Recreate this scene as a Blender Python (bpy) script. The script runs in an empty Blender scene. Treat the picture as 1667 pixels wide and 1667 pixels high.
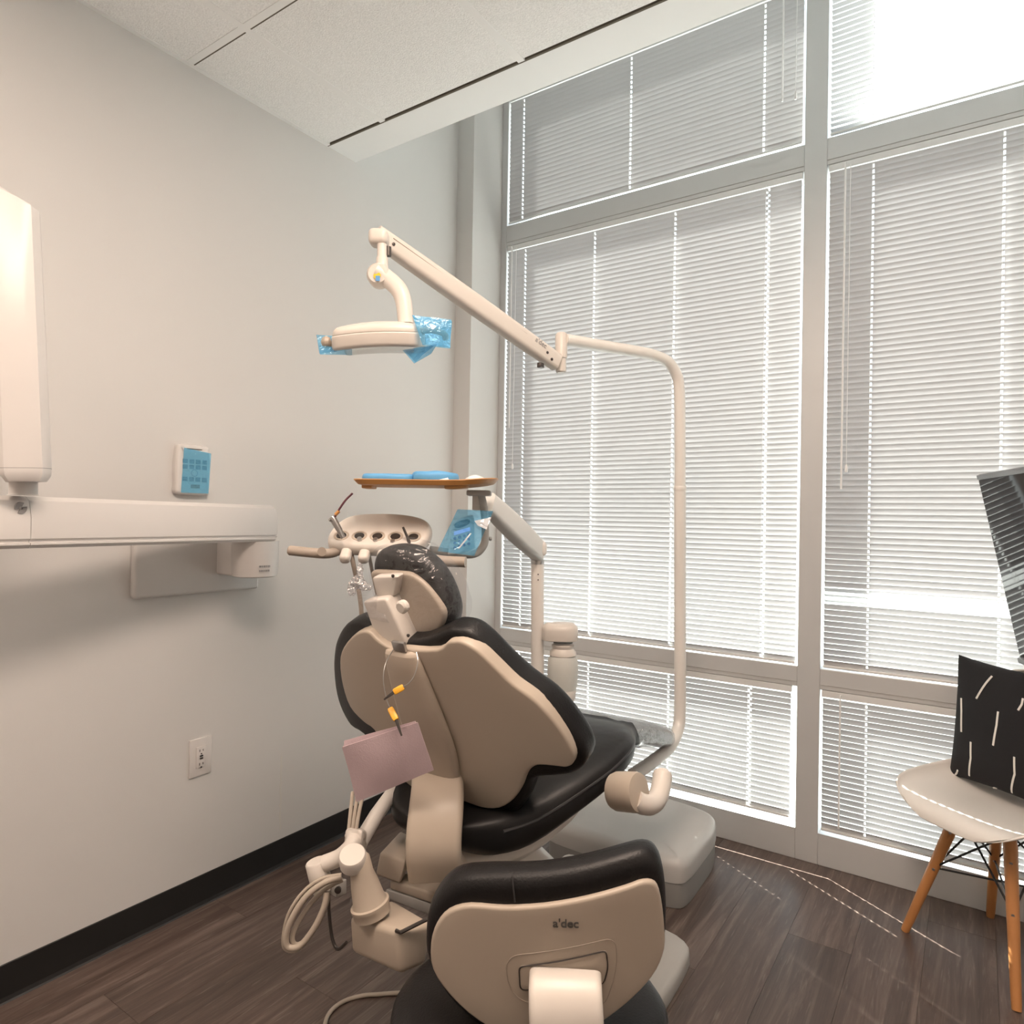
import bpy, bmesh, math, random
from mathutils import Vector, Matrix, noise
random.seed(7)
sc = bpy.context.scene
col = sc.collection
PI = math.pi
HZ_ = Vector((0,0,1))
R = math.radians

# ------------------------------------------------------------------ camera
F, YAW, PITCH, ROLL = 1110.6, R(34.24), R(0.34), R(0.95)
CAM = Vector((2.1135, 0.0, 1.3083))
FW = Vector((-math.sin(YAW)*math.cos(PITCH), math.cos(YAW)*math.cos(PITCH), math.sin(PITCH)))
_r = Vector((math.cos(YAW), math.sin(YAW), 0)); _u = _r.cross(FW)
RT = _r*math.cos(ROLL) + _u*math.sin(ROLL)
UP = -_r*math.sin(ROLL) + _u*math.cos(ROLL)
cd = bpy.data.cameras.new('camera'); cam = bpy.data.objects.new('camera', cd); col.objects.link(cam)
cd.sensor_width = 36; cd.sensor_fit = 'HORIZONTAL'; cd.lens = F/1667*36; cd.clip_start = 0.02; cd.clip_end = 500
cam.matrix_world = Matrix((( RT.x, UP.x, -FW.x, CAM.x), (RT.y, UP.y, -FW.y, CAM.y), (RT.z, UP.z, -FW.z, CAM.z), (0,0,0,1)))
sc.camera = cam

# ------------------------------------------------------------------ sky, sun, exposure
sc.view_settings.view_transform = 'Standard'; sc.view_settings.look = 'None'
sc.view_settings.gamma = 1; sc.view_settings.use_curve_mapping = False
sc.view_settings.exposure = 0.0
w = bpy.data.worlds.new('world'); sc.world = w; w.use_nodes = True
bg = w.node_tree.nodes['Background']
bg.inputs['Color'].default_value = (0.86, 0.93, 1.0, 1); bg.inputs['Strength'].default_value = 3.4
sl = bpy.data.lights.new('sun', 'SUN'); sun = bpy.data.objects.new('sun', sl); col.objects.link(sun)
sl.energy = 65.0; sl.angle = R(0.5); sl.color = (1.0, 0.95, 0.88)
sun.rotation_euler = Vector((0.85*math.cos(R(38)), -0.53*math.cos(R(38)), -math.sin(R(38)))).to_track_quat('-Z', 'Y').to_euler()
TROFFER_W = 36.0

# ------------------------------------------------------------------ pixel -> world helpers (calibrated camera, real depths)
def ray(x, y): return FW + RT*((x-833.5)/F) - UP*((y-833.5)/F)
def D(x, y, d): return CAM + ray(x, y)*d
def onplane(x, y, P0, n):
    d = ray(x, y); return CAM + d*((P0-CAM).dot(n)/d.dot(n))

# ------------------------------------------------------------------ materials
MATS = {}
def mat(name, color, rough=0.5, metal=0.0, var=0.06, scale=18, bump=0.0, bscale=200, spec=0.5, trans=None, coat=0.0):
    if name in MATS: return MATS[name]
    m = bpy.data.materials.new(name); m.use_nodes = True; nt = m.node_tree; N = nt.nodes; L = nt.links
    b = N['Principled BSDF']; b.inputs['Roughness'].default_value = rough; b.inputs['Metallic'].default_value = metal
    b.inputs['Specular IOR Level'].default_value = spec; b.inputs['Coat Weight'].default_value = coat
    tc = N.new('ShaderNodeTexCoord')
    nz = N.new('ShaderNodeTexNoise'); nz.inputs['Scale'].default_value = scale; nz.inputs['Detail'].default_value = 3
    L.new(tc.outputs['Object'], nz.inputs['Vector'])
    mr = N.new('ShaderNodeMapRange'); mr.inputs['To Min'].default_value = 1-var; mr.inputs['To Max'].default_value = 1+var
    L.new(nz.outputs['Fac'], mr.inputs['Value'])
    mx = N.new('ShaderNodeVectorMath'); mx.operation = 'SCALE'; mx.inputs[0].default_value = color
    L.new(mr.outputs['Result'], mx.inputs['Scale']); L.new(mx.outputs['Vector'], b.inputs['Base Color'])
    if bump:
        n2 = N.new('ShaderNodeTexNoise'); n2.inputs['Scale'].default_value = bscale; n2.inputs['Detail'].default_value = 2
        L.new(tc.outputs['Object'], n2.inputs['Vector'])
        bp = N.new('ShaderNodeBump'); bp.inputs['Strength'].default_value = bump; bp.inputs['Distance'].default_value = 0.002
        L.new(n2.outputs['Fac'], bp.inputs['Height']); L.new(bp.outputs['Normal'], b.inputs['Normal'])
    if trans:
        tr = N.new('ShaderNodeBsdfTranslucent'); tr.inputs['Color'].default_value = (*color, 1)
        ms = N.new('ShaderNodeMixShader'); ms.inputs['Fac'].default_value = trans
        L.new(b.outputs[0], ms.inputs[1]); L.new(tr.outputs[0], ms.inputs[2]); L.new(ms.outputs[0], N['Material Output'].inputs['Surface'])
    MATS[name] = m; return m
def film(name, color, alpha, rough=0.12, wrinkle=0.6, wscale=40, gloss=0.12):
    """thin plastic film: tinted see-through sheet with wrinkled gloss"""
    if name in MATS: return MATS[name]
    m = bpy.data.materials.new(name); m.use_nodes = True; nt = m.node_tree; N = nt.nodes; L = nt.links
    N.remove(N['Principled BSDF'])
    tp = N.new('ShaderNodeBsdfTransparent'); tp.inputs['Color'].default_value = (*[0.45*c+0.55 for c in color], 1)
    df = N.new('ShaderNodeBsdfDiffuse'); df.inputs['Color'].default_value = (*color, 1)
    gl = N.new('ShaderNodeBsdfGlossy'); gl.inputs['Roughness'].default_value = rough
    tc = N.new('ShaderNodeTexCoord'); nz = N.new('ShaderNodeTexNoise'); nz.inputs['Scale'].default_value = wscale; nz.inputs['Distortion'].default_value = 1.5
    L.new(tc.outputs['Object'], nz.inputs['Vector'])
    bp = N.new('ShaderNodeBump'); bp.inputs['Strength'].default_value = wrinkle; bp.inputs['Distance'].default_value = 0.01
    L.new(nz.outputs['Fac'], bp.inputs['Height']); L.new(bp.outputs['Normal'], gl.inputs['Normal']); L.new(bp.outputs['Normal'], df.inputs['Normal'])
    m1 = N.new('ShaderNodeMixShader'); m1.inputs['Fac'].default_value = alpha
    L.new(tp.outputs[0], m1.inputs[1]); L.new(df.outputs[0], m1.inputs[2])
    m2 = N.new('ShaderNodeMixShader'); m2.inputs['Fac'].default_value = gloss
    L.new(m1.outputs[0], m2.inputs[1]); L.new(gl.outputs[0], m2.inputs[2]); L.new(m2.outputs[0], N['Material Output'].inputs['Surface'])
    MATS[name] = m; return m

M_WALL = mat('wall_paint', (0.67, 0.66, 0.645), 0.75, var=0.015, scale=3, bump=0.08, bscale=350, spec=0.2)
M_WHITE = mat('white_trim', (0.84, 0.84, 0.83), 0.6, var=0.01, spec=0.3)
M_ALU = mat('window_frame_metal', (0.60, 0.605, 0.605), 0.42, metal=0.15, var=0.02, bump=0.02, bscale=500)
M_TILE = mat('ceiling_tile_fibre', (0.86, 0.85, 0.835), 0.9, var=0.16, scale=170, bump=1.0, bscale=210, spec=0.1)
M_TEE = mat('ceiling_tee', (0.85, 0.84, 0.825), 0.5, var=0.01)
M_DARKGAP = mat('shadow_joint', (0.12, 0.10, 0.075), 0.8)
M_BASE = mat('rubber_base', (0.012, 0.012, 0.012), 0.45, var=0.1)
M_SLAT = mat('blind_slat', (0.56, 0.56, 0.57), 0.45, var=0.01, trans=0.015)
M_RAIL = mat('blind_rail', (0.74, 0.75, 0.75), 0.4, var=0.01)
M_CORD = mat('blind_cord', (0.85, 0.85, 0.85), 0.7)
M_CREAM_SHADE = mat('cream_shaded', (0.44, 0.375, 0.305), 0.42, var=0.015, bump=0.02, bscale=900)  # cream plastic with shade painted into the colour, mainly for the back shells
M_CREAM_LIT = mat('cream_lit', (0.64, 0.595, 0.545), 0.38, var=0.015)  # the same cream plastic in its lit tone
M_XRAY = mat('xray_white', (0.69, 0.665, 0.645), 0.32, var=0.01)
M_POLE = mat('pole_enamel', (0.74, 0.71, 0.67), 0.3, var=0.01)
M_GREYP = mat('grey_plastic', (0.42, 0.41, 0.39), 0.5, var=0.02, bump=0.02, bscale=900)
M_TAUPE = mat('taupe_grip', (0.36, 0.305, 0.255), 0.5, var=0.02)
M_LEATHER = mat('black_leather', (0.009, 0.0085, 0.009), 0.42, var=0.15, scale=60, bump=0.25, bscale=260, spec=0.3)
M_BLACK = mat('black_plastic', (0.012, 0.012, 0.013), 0.4)
M_STITCH = mat('piping_leather', (0.035, 0.034, 0.036), 0.42)
M_STEEL = mat('steel', (0.45, 0.44, 0.43), 0.28, metal=0.9, var=0.03)
M_DARKST = mat('dark_steel', (0.09, 0.08, 0.075), 0.35, metal=0.7)
M_HOSE = mat('hose_vinyl', (0.40, 0.345, 0.285), 0.45)
M_BLUE = film('blue_film', (0.24, 0.66, 0.92), 0.20, gloss=0.05)
M_CLEAR = film('clear_wrap', (0.96, 0.96, 0.97), 0.025, rough=0.14, wrinkle=1.0, wscale=26, gloss=0.045)
M_TRAY = mat('orange_tan_plastic', (0.50, 0.24, 0.075), 0.45, var=0.05)
M_PACK = mat('blue_pouch', (0.10, 0.33, 0.60), 0.55, var=0.08, bump=0.3, bscale=60)
M_PAPERW = mat('white_paper', (0.75, 0.73, 0.72), 0.7)
M_BIB = mat('mauve_paper', (0.58, 0.45, 0.48), 0.85, var=0.04, bump=0.25, bscale=350)
M_YELLOW = mat('yellow_clip', (0.80, 0.40, 0.03), 0.4)
M_PRINT = mat('grey_print', (0.07, 0.065, 0.06), 0.6)
M_PRINTG = mat('pale_grey_print', (0.30, 0.29, 0.29), 0.6)
M_BTN = mat('keypad_blue', (0.03, 0.17, 0.26), 0.5)
M_FROST = mat('frosted_bottle', (0.70, 0.70, 0.66), 0.35, trans=0.25)
M_SHELL = mat('white_shell', (0.80, 0.77, 0.73), 0.25, var=0.01)
M_BEECH = mat('beech_wood', (0.50, 0.22, 0.075), 0.45, var=0.18, scale=14)
M_PILLOW = mat('black_cotton', (0.011, 0.011, 0.013), 0.9, var=0.2, scale=300, bump=0.4, bscale=600)
M_PSTRIPE = mat('white_yarn', (0.78, 0.76, 0.72), 0.9)
M_TVB = mat('tv_bezel', (0.04, 0.045, 0.05), 0.3)
M_TVS = mat('tv_screen', (0.006, 0.006, 0.008), 0.04, spec=0.22)
M_PURPLE = mat('purple_tip', (0.10, 0.025, 0.04), 0.5)
M_PAVE = mat('outdoor_concrete', (0.22, 0.22, 0.215), 0.9, var=0.05, scale=2)
M_GREEN = mat('green_wrapper', (0.10, 0.30, 0.12), 0.5)

def glass_mat():
    m = bpy.data.materials.new('window_glass'); m.use_nodes = True; N = m.node_tree.nodes; L = m.node_tree.links
    N.remove(N['Principled BSDF'])
    tp = N.new('ShaderNodeBsdfTransparent'); tp.inputs['Color'].default_value = (0.93, 0.96, 0.95, 1)
    gl = N.new('ShaderNodeBsdfGlossy'); gl.inputs['Roughness'].default_value = 0.02
    ms = N.new('ShaderNodeMixShader'); ms.inputs['Fac'].default_value = 0.05; L.new(tp.outputs[0], ms.inputs[1]); L.new(gl.outputs[0], ms.inputs[2])
    L.new(ms.outputs[0], N['Material Output'].inputs['Surface']); return m
M_GLASS = glass_mat()
def plank_mat():
    m = bpy.data.materials.new('vinyl_plank'); m.use_nodes = True; N = m.node_tree.nodes; L = m.node_tree.links
    b = N['Principled BSDF']
    geo = N.new('ShaderNodeNewGeometry'); oi = N.new('ShaderNodeObjectInfo')
    mul = N.new('ShaderNodeVectorMath'); mul.operation = 'MULTIPLY'; mul.inputs[1].default_value = (26, 1.6, 26)
    L.new(geo.outputs['Position'], mul.inputs[0])
    cx = N.new('ShaderNodeCombineXYZ'); m10 = N.new('ShaderNodeMath'); m10.operation = 'MULTIPLY'; m10.inputs[1].default_value = 40
    L.new(oi.outputs['Random'], m10.inputs[0]); L.new(m10.outputs[0], cx.inputs['Z'])
    ad = N.new('ShaderNodeVectorMath'); L.new(mul.outputs[0], ad.inputs[0]); L.new(cx.outputs[0], ad.inputs[1])
    n1 = N.new('ShaderNodeTexNoise'); n1.inputs['Scale'].default_value = 1.0; n1.inputs['Detail'].default_value = 8; n1.inputs['Roughness'].default_value = 0.68; n1.inputs['Distortion'].default_value = 0.9
    L.new(ad.outputs[0], n1.inputs['Vector'])
    n2 = N.new('ShaderNodeTexNoise'); n2.inputs['Scale'].default_value = 6.0; n2.inputs['Detail'].default_value = 4; n2.inputs['Distortion'].default_value = 0.4
    L.new(ad.outputs[0], n2.inputs['Vector'])
    cr = N.new('ShaderNodeValToRGB'); e = cr.color_ramp.elements
    e[0].position = 0.25; e[0].color = (0.042, 0.029, 0.024, 1); e[1].position = 0.78; e[1].color = (0.205, 0.158, 0.132, 1)
    x = e.new(0.5); x.color = (0.092, 0.064, 0.053, 1)
    L.new(n1.outputs['Fac'], cr.inputs['Fac'])
    cr2 = N.new('ShaderNodeValToRGB'); e = cr2.color_ramp.elements; e[0].position = 0.60; e[0].color = (0,0,0,1); e[1].position = 0.74; e[1].color = (1,1,1,1)
    L.new(n2.outputs['Fac'], cr2.inputs['Fac'])
    mx = N.new('ShaderNodeMix'); mx.data_type = 'RGBA'; mx.inputs[7].default_value = (0.27, 0.225, 0.195, 1)
    mm = N.new('ShaderNodeMath'); mm.operation = 'MULTIPLY'; mm.inputs[1].default_value = 0.4; L.new(cr2.outputs[0], mm.inputs[0])
    L.new(mm.outputs[0], mx.inputs[0]); L.new(cr.outputs[0], mx.inputs[6])
    hv = N.new('ShaderNodeHueSaturation'); mr = N.new('ShaderNodeMapRange'); mr.inputs['To Min'].default_value = 0.85; mr.inputs['To Max'].default_value = 1.15
    L.new(oi.outputs['Random'], mr.inputs['Value']); L.new(mr.outputs[0], hv.inputs['Value']); L.new(mx.outputs[2], hv.inputs['Color'])
    L.new(hv.outputs[0], b.inputs['Base Color']); b.inputs['Roughness'].default_value = 0.36
    bp = N.new('ShaderNodeBump'); bp.inputs['Strength'].default_value = 0.25; bp.inputs['Distance'].default_value = 0.001
    L.new(n2.outputs['Fac'], bp.inputs['Height']); L.new(bp.outputs[0], b.inputs['Normal'])
    return m
M_PLANK = plank_mat()
def emit_mat(name, color, s):
    m = bpy.data.materials.new(name); m.use_nodes = True; b = m.node_tree.nodes['Principled BSDF']
    b.inputs['Base Color'].default_value = (0.8,0.8,0.8,1); b.inputs['Emission Color'].default_value = (*color,1); b.inputs['Emission Strength'].default_value = s
    return m

# ------------------------------------------------------------------ mesh helpers (all in world coordinates)
def wpos(o):
    p = Vector((0,0,0))
    while o: p += o.location; o = o.parent
    return p
def obj(name, bm, m, parent=None, smooth=True, sub=0, origin=None, angle=40):
    """one mesh object; the vertices are world coordinates, the origin goes to the parent's place"""
    base = wpos(parent) if parent else Vector((0,0,0))
    o_at = Vector(origin) if origin is not None else (base if parent else Vector((0,0,0)))
    bmesh.ops.remove_doubles(bm, verts=bm.verts, dist=1e-6)
    bmesh.ops.recalc_face_normals(bm, faces=bm.faces)
    for v in bm.verts: v.co -= o_at
    me = bpy.data.meshes.new(name); bm.to_mesh(me); bm.free()
    o = bpy.data.objects.new(name, me); col.objects.link(o)
    if parent: o.parent = parent
    o.location = o_at - base
    if m: me.materials.append(m)
    if smooth:
        me.shade_smooth()
        try: me.set_sharp_from_angle(angle=R(angle))
        except Exception: pass
    if sub:
        s = o.modifiers.new('subdivision', 'SUBSURF'); s.levels = sub; s.render_levels = sub
    return o
def thing(name, label, cat, loc=(0,0,0), group=None):
    o = bpy.data.objects.new(name, None); col.objects.link(o); o.location = loc; o.empty_display_size = 0.05
    o['label'] = label; o['category'] = cat
    if group: o['group'] = group
    return o
def tag(o, label, cat, group=None, kind=None):
    o['label'] = label; o['category'] = cat
    if group: o['group'] = group
    if kind: o['kind'] = kind
    return o
def struct(o, label=None):
    o['kind'] = 'structure'
    if label: o['label'] = label
    return o
def B(): return bmesh.new()
def box(bm, lo, hi):
    lo = Vector(lo); hi = Vector(hi); vs = []
    for x in (lo.x, hi.x):
        for y in (lo.y, hi.y):
            for z in (lo.z, hi.z): vs.append(bm.verts.new((x,y,z)))
    for f in ((0,1,3,2),(4,6,7,5),(0,4,5,1),(2,3,7,6),(0,2,6,4),(1,5,7,3)): bm.faces.new([vs[i] for i in f])
    return vs
def rbox(bm, c, s, r, seg=3, rot=None):
    """rounded box: centre, size, edge radius, optional rotation matrix"""
    t = bmesh.new(); h = Vector(s)/2; box(t, -h, h)
    bmesh.ops.recalc_face_normals(t, faces=t.faces)
    if r: bmesh.ops.bevel(t, geom=list(t.edges), offset=r, segments=seg, profile=0.5, affect='EDGES')
    Mx = Matrix.Translation(Vector(c)) @ (rot.to_4x4() if rot else Matrix())
    vm = [bm.verts.new(Mx @ v.co) for v in t.verts]
    t.verts.index_update()
    for f in t.faces: bm.faces.new([vm[v.index] for v in f.verts])
    t.free(); return vm
def rotz(a): return Matrix.Rotation(R(a), 3, 'Z')
def catmull(P, k=6, closed=False):
    P = [Vector(p) for p in P]; n = len(P); out = []
    rng = range(n) if closed else range(n-1)
    for i in rng:
        p1, p2 = P[i], P[(i+1) % n]
        p0 = P[(i-1) % n] if closed or i > 0 else p1*2-p2
        p3 = P[(i+2) % n] if closed or i+2 < n else p2*2-p1
        for j in range(k):
            t = j/k
            out.append(0.5*((2*p1)+(p2-p0)*t+(2*p0-5*p1+4*p2-p3)*t*t+(3*p1-p0-3*p2+p3)*t**3))
    if not closed: out.append(P[-1])
    return out
def ring_faces(bm, a, b):
    n = len(a)
    for i in range(n):
        try: bm.faces.new((a[i], a[(i+1)%n], b[(i+1)%n], b[i]))
        except ValueError: pass
def tube(bm, pts, r, n=10, cap=True, ry=None, up=None):
    """swept tube; r one radius or one per point; ry gives an elliptical section (r sideways, ry along 'up')"""
    pts = [Vector(p) for p in pts]; m = len(pts); rings = []; prev = None
    for i, p in enumerate(pts):
        t = (pts[min(i+1,m-1)]-pts[max(i-1,0)]).normalized()
        if up is not None: a = Vector(up)
        elif prev is not None: a = prev
        else: a = Vector((0,0,1)) if abs(t.z) < 0.9 else Vector((0,1,0))
        s = t.cross(a).normalized(); v = s.cross(t).normalized(); prev = v
        ri = r[i] if isinstance(r, (list,tuple)) else r
        rj = ri if ry is None else (ry[i] if isinstance(ry,(list,tuple)) else ry)
        rings.append([bm.verts.new(p + s*(ri*math.cos(2*PI*k/n)) + v*(rj*math.sin(2*PI*k/n))) for k in range(n)])
    for a, b in zip(rings, rings[1:]): ring_faces(bm, a, b)
    if cap: bm.faces.new(rings[0]); bm.faces.new(rings[-1])
    return rings
def sweep(bm, pts, prof, up, scale=None):
    """sweep a closed 2-D profile [(side, up)] along a path"""
    pts = [Vector(p) for p in pts]; m = len(pts); rings = []
    for i, p in enumerate(pts):
        t = (pts[min(i+1,m-1)]-pts[max(i-1,0)]).normalized()
        s = t.cross(Vector(up)).normalized(); v = s.cross(t).normalized()
        k = scale[i] if scale else 1
        rings.append([bm.verts.new(p + s*(a*k) + v*(b*k)) for a, b in prof])
    for a, b in zip(rings, rings[1:]): ring_faces(bm, a, b)
    bm.faces.new(rings[0]); bm.faces.new(rings[-1])
def rrect(w, h, r, k=4):
    out = []
    for cx, cy, a0 in ((w/2-r,h/2-r,0),(-w/2+r,h/2-r,90),(-w/2+r,-h/2+r,180),(w/2-r,-h/2+r,270)):
        for j in range(k+1): a = R(a0+90*j/k); out.append((cx+r*math.cos(a), cy+r*math.sin(a)))
    return out
def lathe(bm, prof, c, axis=(0,0,1), n=24, cap=True):
    """revolve [(radius, height)] about axis through c"""
    q = Vector((0,0,1)).rotation_difference(Vector(axis).normalized()); c = Vector(c); rings = []
    for r, h in prof: rings.append([bm.verts.new(c + q @ Vector((r*math.cos(2*PI*k/n), r*math.sin(2*PI*k/n), h))) for k in range(n)])
    for a, b in zip(rings, rings[1:]): ring_faces(bm, a, b)
    if cap: bm.faces.new(rings[0]); bm.faces.new(rings[-1])
def offset2(P, d):
    """move a closed 2-D outline inwards by d"""
    n = len(P); A = sum(P[i].x*P[(i+1)%n].y-P[(i+1)%n].x*P[i].y for i in range(n)); sg = 1 if A > 0 else -1; out = []
    for i in range(n):
        t = (P[(i+1)%n]-P[i-1]); t = t.normalized() if t.length else Vector((1,0)); out.append(P[i]+Vector((-t.y, t.x))*(d*sg))
    return out
def slab(bm, outline, fn, h0, h1, r0, r1, cen, k=5, seg=4, puff=0.0):
    """pad or shell: closed smooth 2-D outline, fn(x,y,h) -> world; edges rounded r0 (at h0) and r1 (at h1); caps as shrinking rings"""
    P = [Vector((p[0],p[1])) for p in outline]; c = Vector(cen)
    def add(Q, h): return [bm.verts.new(fn(q.x, q.y, h)) for q in Q]
    sgn = 1 if h1 > h0 else -1
    rings = []
    for j in range(seg+1):
        a = PI/2*j/seg; rings.append(add(offset2(P, r0*(1-math.sin(a))), h0+sgn*r0*(1-math.cos(a))))
    for j in range(seg+1):
        a = PI/2*j/seg; rings.append(add(offset2(P, r1*(1-math.cos(a))), h1-sgn*r1*(1-math.sin(a))))
    for a, b in zip(rings, rings[1:]): ring_faces(bm, a, b)
    for start, h, rr in ((rings[0], h0, r0), (rings[-1], h1, r1)):
        Q = offset2(P, rr); last = start
        for j in range(1, k):
            f = 1-j/k
            pf = puff*(1-f*f)*sgn if h == h1 else 0
            cur = [bm.verts.new(fn(*(c+(q-c)*f), h+pf)) for q in Q]; ring_faces(bm, last, cur); last = cur
        cv = bm.verts.new(fn(c.x, c.y, h+(puff*sgn if h == h1 else 0)))
        for i in range(len(last)): bm.faces.new((last[i], last[(i+1)%len(last)], cv))
def smooth2(P, k=4): return [Vector((p.x,p.y)) for p in catmull([(x,y,0) for x,y in P], k, True)]
def text_bm(body, size, o, ex, ey, depth=0.0004, align='CENTER', bold=0.0):
    cu = bpy.data.curves.new('t', 'FONT'); cu.body = body; cu.size = size; cu.align_x = align; cu.align_y = 'CENTER'; cu.extrude = depth; cu.offset = bold
    to = bpy.data.objects.new('t', cu); col.objects.link(to)
    dg = bpy.context.evaluated_depsgraph_get(); me = bpy.data.meshes.new_from_object(to.evaluated_get(dg))
    bm = bmesh.new(); bm.from_mesh(me); bpy.data.objects.remove(to); bpy.data.curves.remove(cu); bpy.data.meshes.remove(me)
    ex = Vector(ex).normalized(); ey = Vector(ey).normalized(); ez = ex.cross(ey); o = Vector(o)
    for v in bm.verts: v.co = o + ex*v.co.x + ey*v.co.y + ez*v.co.z
    return bm

def sheet(bm, corners, nx=8, ny=6, amp=0.004, sc_=30, thick=0.0005, bulge=0.0):
    """wrinkled film sheet with a real thickness between four corners"""
    a, b, c, d = [Vector(p) for p in corners]; n = (b-a).cross(d-a).normalized(); V = []
    for side_ in (0, 1):
        g = []
        for i in range(nx+1):
            row = []
            for j in range(ny+1):
                u, v = i/nx, j/ny; p = (a*(1-u)+b*u)*(1-v) + (d*(1-u)+c*u)*v
                p = p + n*(amp*noise.noise(p*sc_) + bulge*math.sin(PI*u)*math.sin(PI*v) + side_*thick); row.append(bm.verts.new(p))
            g.append(row)
        V.append(g)
        for i in range(nx):
            for j in range(ny): bm.faces.new((g[i][j], g[i+1][j], g[i+1][j+1], g[i][j+1]))
    edge = [(i,0) for i in range(nx)]+[(nx,j) for j in range(ny)]+[(i,ny) for i in range(nx,0,-1)]+[(0,j) for j in range(ny,0,-1)]
    for (i,j),(k,l) in zip(edge, edge[1:]+edge[:1]): bm.faces.new((V[0][i][j], V[0][k][l], V[1][k][l], V[1][i][j]))
# ================================================================== ROOM
CH, XR, YB, YF = 2.743, 3.12, -2.3, 2.82           # ceiling height, right wall, back wall, window frame front
TOPZ = 3.5
YS0, YS1 = 1.777, 1.925                            # soffit strip at the ceiling edge
# floor: base slab and single planks
bm = B(); box(bm, (-0.1, YB-0.1, -0.12), (XR+0.1, YF+0.16, -0.006)); floor = struct(obj('floor', bm, M_DARKGAP, smooth=False))
PW, PL = 0.1815, 1.219
bm = B(); box(bm, (0.0004, 0.0004, -0.006), (PW-0.0004, PL-0.0004, 0.0)); pm = None
nx = int(XR/PW)+1
for i in range(nx):
    y = YB - (i*0.437 % PL)
    while y < YF+0.03:
        y0, y1, x0, x1 = max(y, YB), min(y+PL, YF+0.03), i*PW, min((i+1)*PW, XR)
        if y1-y0 > 0.02 and x1-x0 > 0.02:
            full = abs(y1-y0-PL) < 1e-4 and abs(x1-x0-PW) < 1e-4
            if full and pm:
                o = bpy.data.objects.new('plank', pm); col.objects.link(o); o.parent = floor; o.location = (x0, y0, 0)
            else:
                b2 = B(); box(b2, (x0+.0004, y0+.0004, -.006), (x1-.0004, y1-.0004, 0)); o = obj('plank', b2, M_PLANK, floor, smooth=False, origin=(x0,y0,0))
                if full: pm = o.data
        y += PL
bm.free()
# walls
bm = B(); box(bm, (-0.12, YB-0.1, 0), (0, YF+0.16, TOPZ+0.3)); wl = struct(obj('wall_left', bm, M_WALL, smooth=False))
bm = B(); box(bm, (XR, YB-0.1, 0), (XR+0.12, YF+0.16, TOPZ+0.3)); struct(obj('wall_right', bm, M_WALL, smooth=False))
bm = B(); box(bm, (0, YB-0.12, 0), (XR, YB, TOPZ+0.3)); struct(obj('wall_back', bm, M_WALL, smooth=False))
bm = B(); box(bm, (0, 2.585, 0), (0.098, YF+0.12, TOPZ)); struct(obj('trim_1', bm, M_WALL, smooth=False), 'painted wall return beside the windows')
# baseboard with cove toe
def baseboard(name, pts):
    prof = [(0,0),(0.011,0),(0.007,0.004),(0.0035,0.014),(0.003,0.100),(0.0015,0.1016),(0,0.1016)]
    bm = B(); rings = [[bm.verts.new((p[0]+n[0]*a, p[1]+n[1]*a, b)) for a,b in prof] for p,n in pts]
    for a,b in zip(rings, rings[1:]): ring_faces(bm, a, b)
    bm.faces.new(rings[0]); bm.faces.new(rings[-1]); return struct(obj(name, bm, M_BASE, smooth=False))
baseboard('baseboard_left', [((0,YB),(1,0)), ((0,2.585),(1,0))])
baseboard('baseboard_right', [((XR,YB),(-1,0)), ((XR,YF),(-1,0))])
# wall scuff: a patch of touched-up paint, raised a fraction of a millimetre
M_SCUFF = mat('paint_touch_up', (0.68, 0.665, 0.63), 0.5, var=0.02)
bm = B(); P0 = Vector((0.0004,0,0)); yy = onplane(457,1290,P0,Vector((1,0,0))).y
for k in range(26):
    z = 0.135 + 0.27*k/25; wd = 0.004+0.004*noise.noise(Vector((k*0.7,3,1))); yo = yy+0.004*noise.noise(Vector((k*.35,0,0)))
    if wd > 0.0015: box(bm, (0, yo-wd, z), (0.0006, yo+wd, z+0.0112))
struct(obj('paint_patch', bm, M_SCUFF, wl, smooth=False))
# ceiling: slab, tee grid, tiles
bm = B(); box(bm, (-0.1, YB-0.1, CH+0.03), (XR+0.1, YS1, TOPZ+0.3)); ceiling = struct(obj('ceiling', bm, M_WHITE, smooth=False))
bm = B(); box(bm, (0, YS0+0.007, CH), (XR, YS1, CH+0.03)); struct(obj('trim_2', bm, M_WHITE, smooth=False), 'white plaster strip at the ceiling edge')
bm = B(); box(bm, (0, YS0, CH+0.0005), (XR, YS0+0.007, CH+0.03)); obj('gap_shadow_line', bm, M_DARKGAP, ceiling, smooth=False)
bm = B(); box(bm, (-0.1, YS1, TOPZ), (XR+0.1, YF+0.2, TOPZ+0.3)); struct(obj('trim_3', bm, M_WHITE, smooth=False), 'upper ceiling of the window pocket')
xs = [0.0, 0.303] + [0.303+0.6096*k for k in range(1,6)]; xs = [x for x in xs if x < XR-0.05]+[XR]
ys = [YS0, 1.205, 1.205-1.219, 1.205-2*1.219, YB]
LIGHTS = {(3, 1), (1, 2)}                 # cells (i, j) that hold a light troffer
M_GLOW = emit_mat('troffer_diffuser', (1.0, 0.86, 0.72), 6.0)
ncell = 0
for i in range(len(xs)-1):
    for j in range(len(ys)-1):
        x0, x1, y1, y0 = xs[i], xs[i+1], ys[j], ys[j+1]
        if (i,j) in LIGHTS: continue
        bm = B(); rbox(bm, ((x0+x1)/2, (y0+y1)/2, CH+0.010), (x1-x0-0.016, y1-y0-0.016, 0.02), 0.003, 2)
        obj('ceiling_tile', bm, M_TILE, ceiling, smooth=False)
for x in xs[1:-1]:
    bm = B(); box(bm, (x-0.012, YB, CH-0.001), (x+0.012, YS0, CH+0.03)); obj('ceiling_tee', bm, M_TEE, ceiling, smooth=False)
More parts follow.
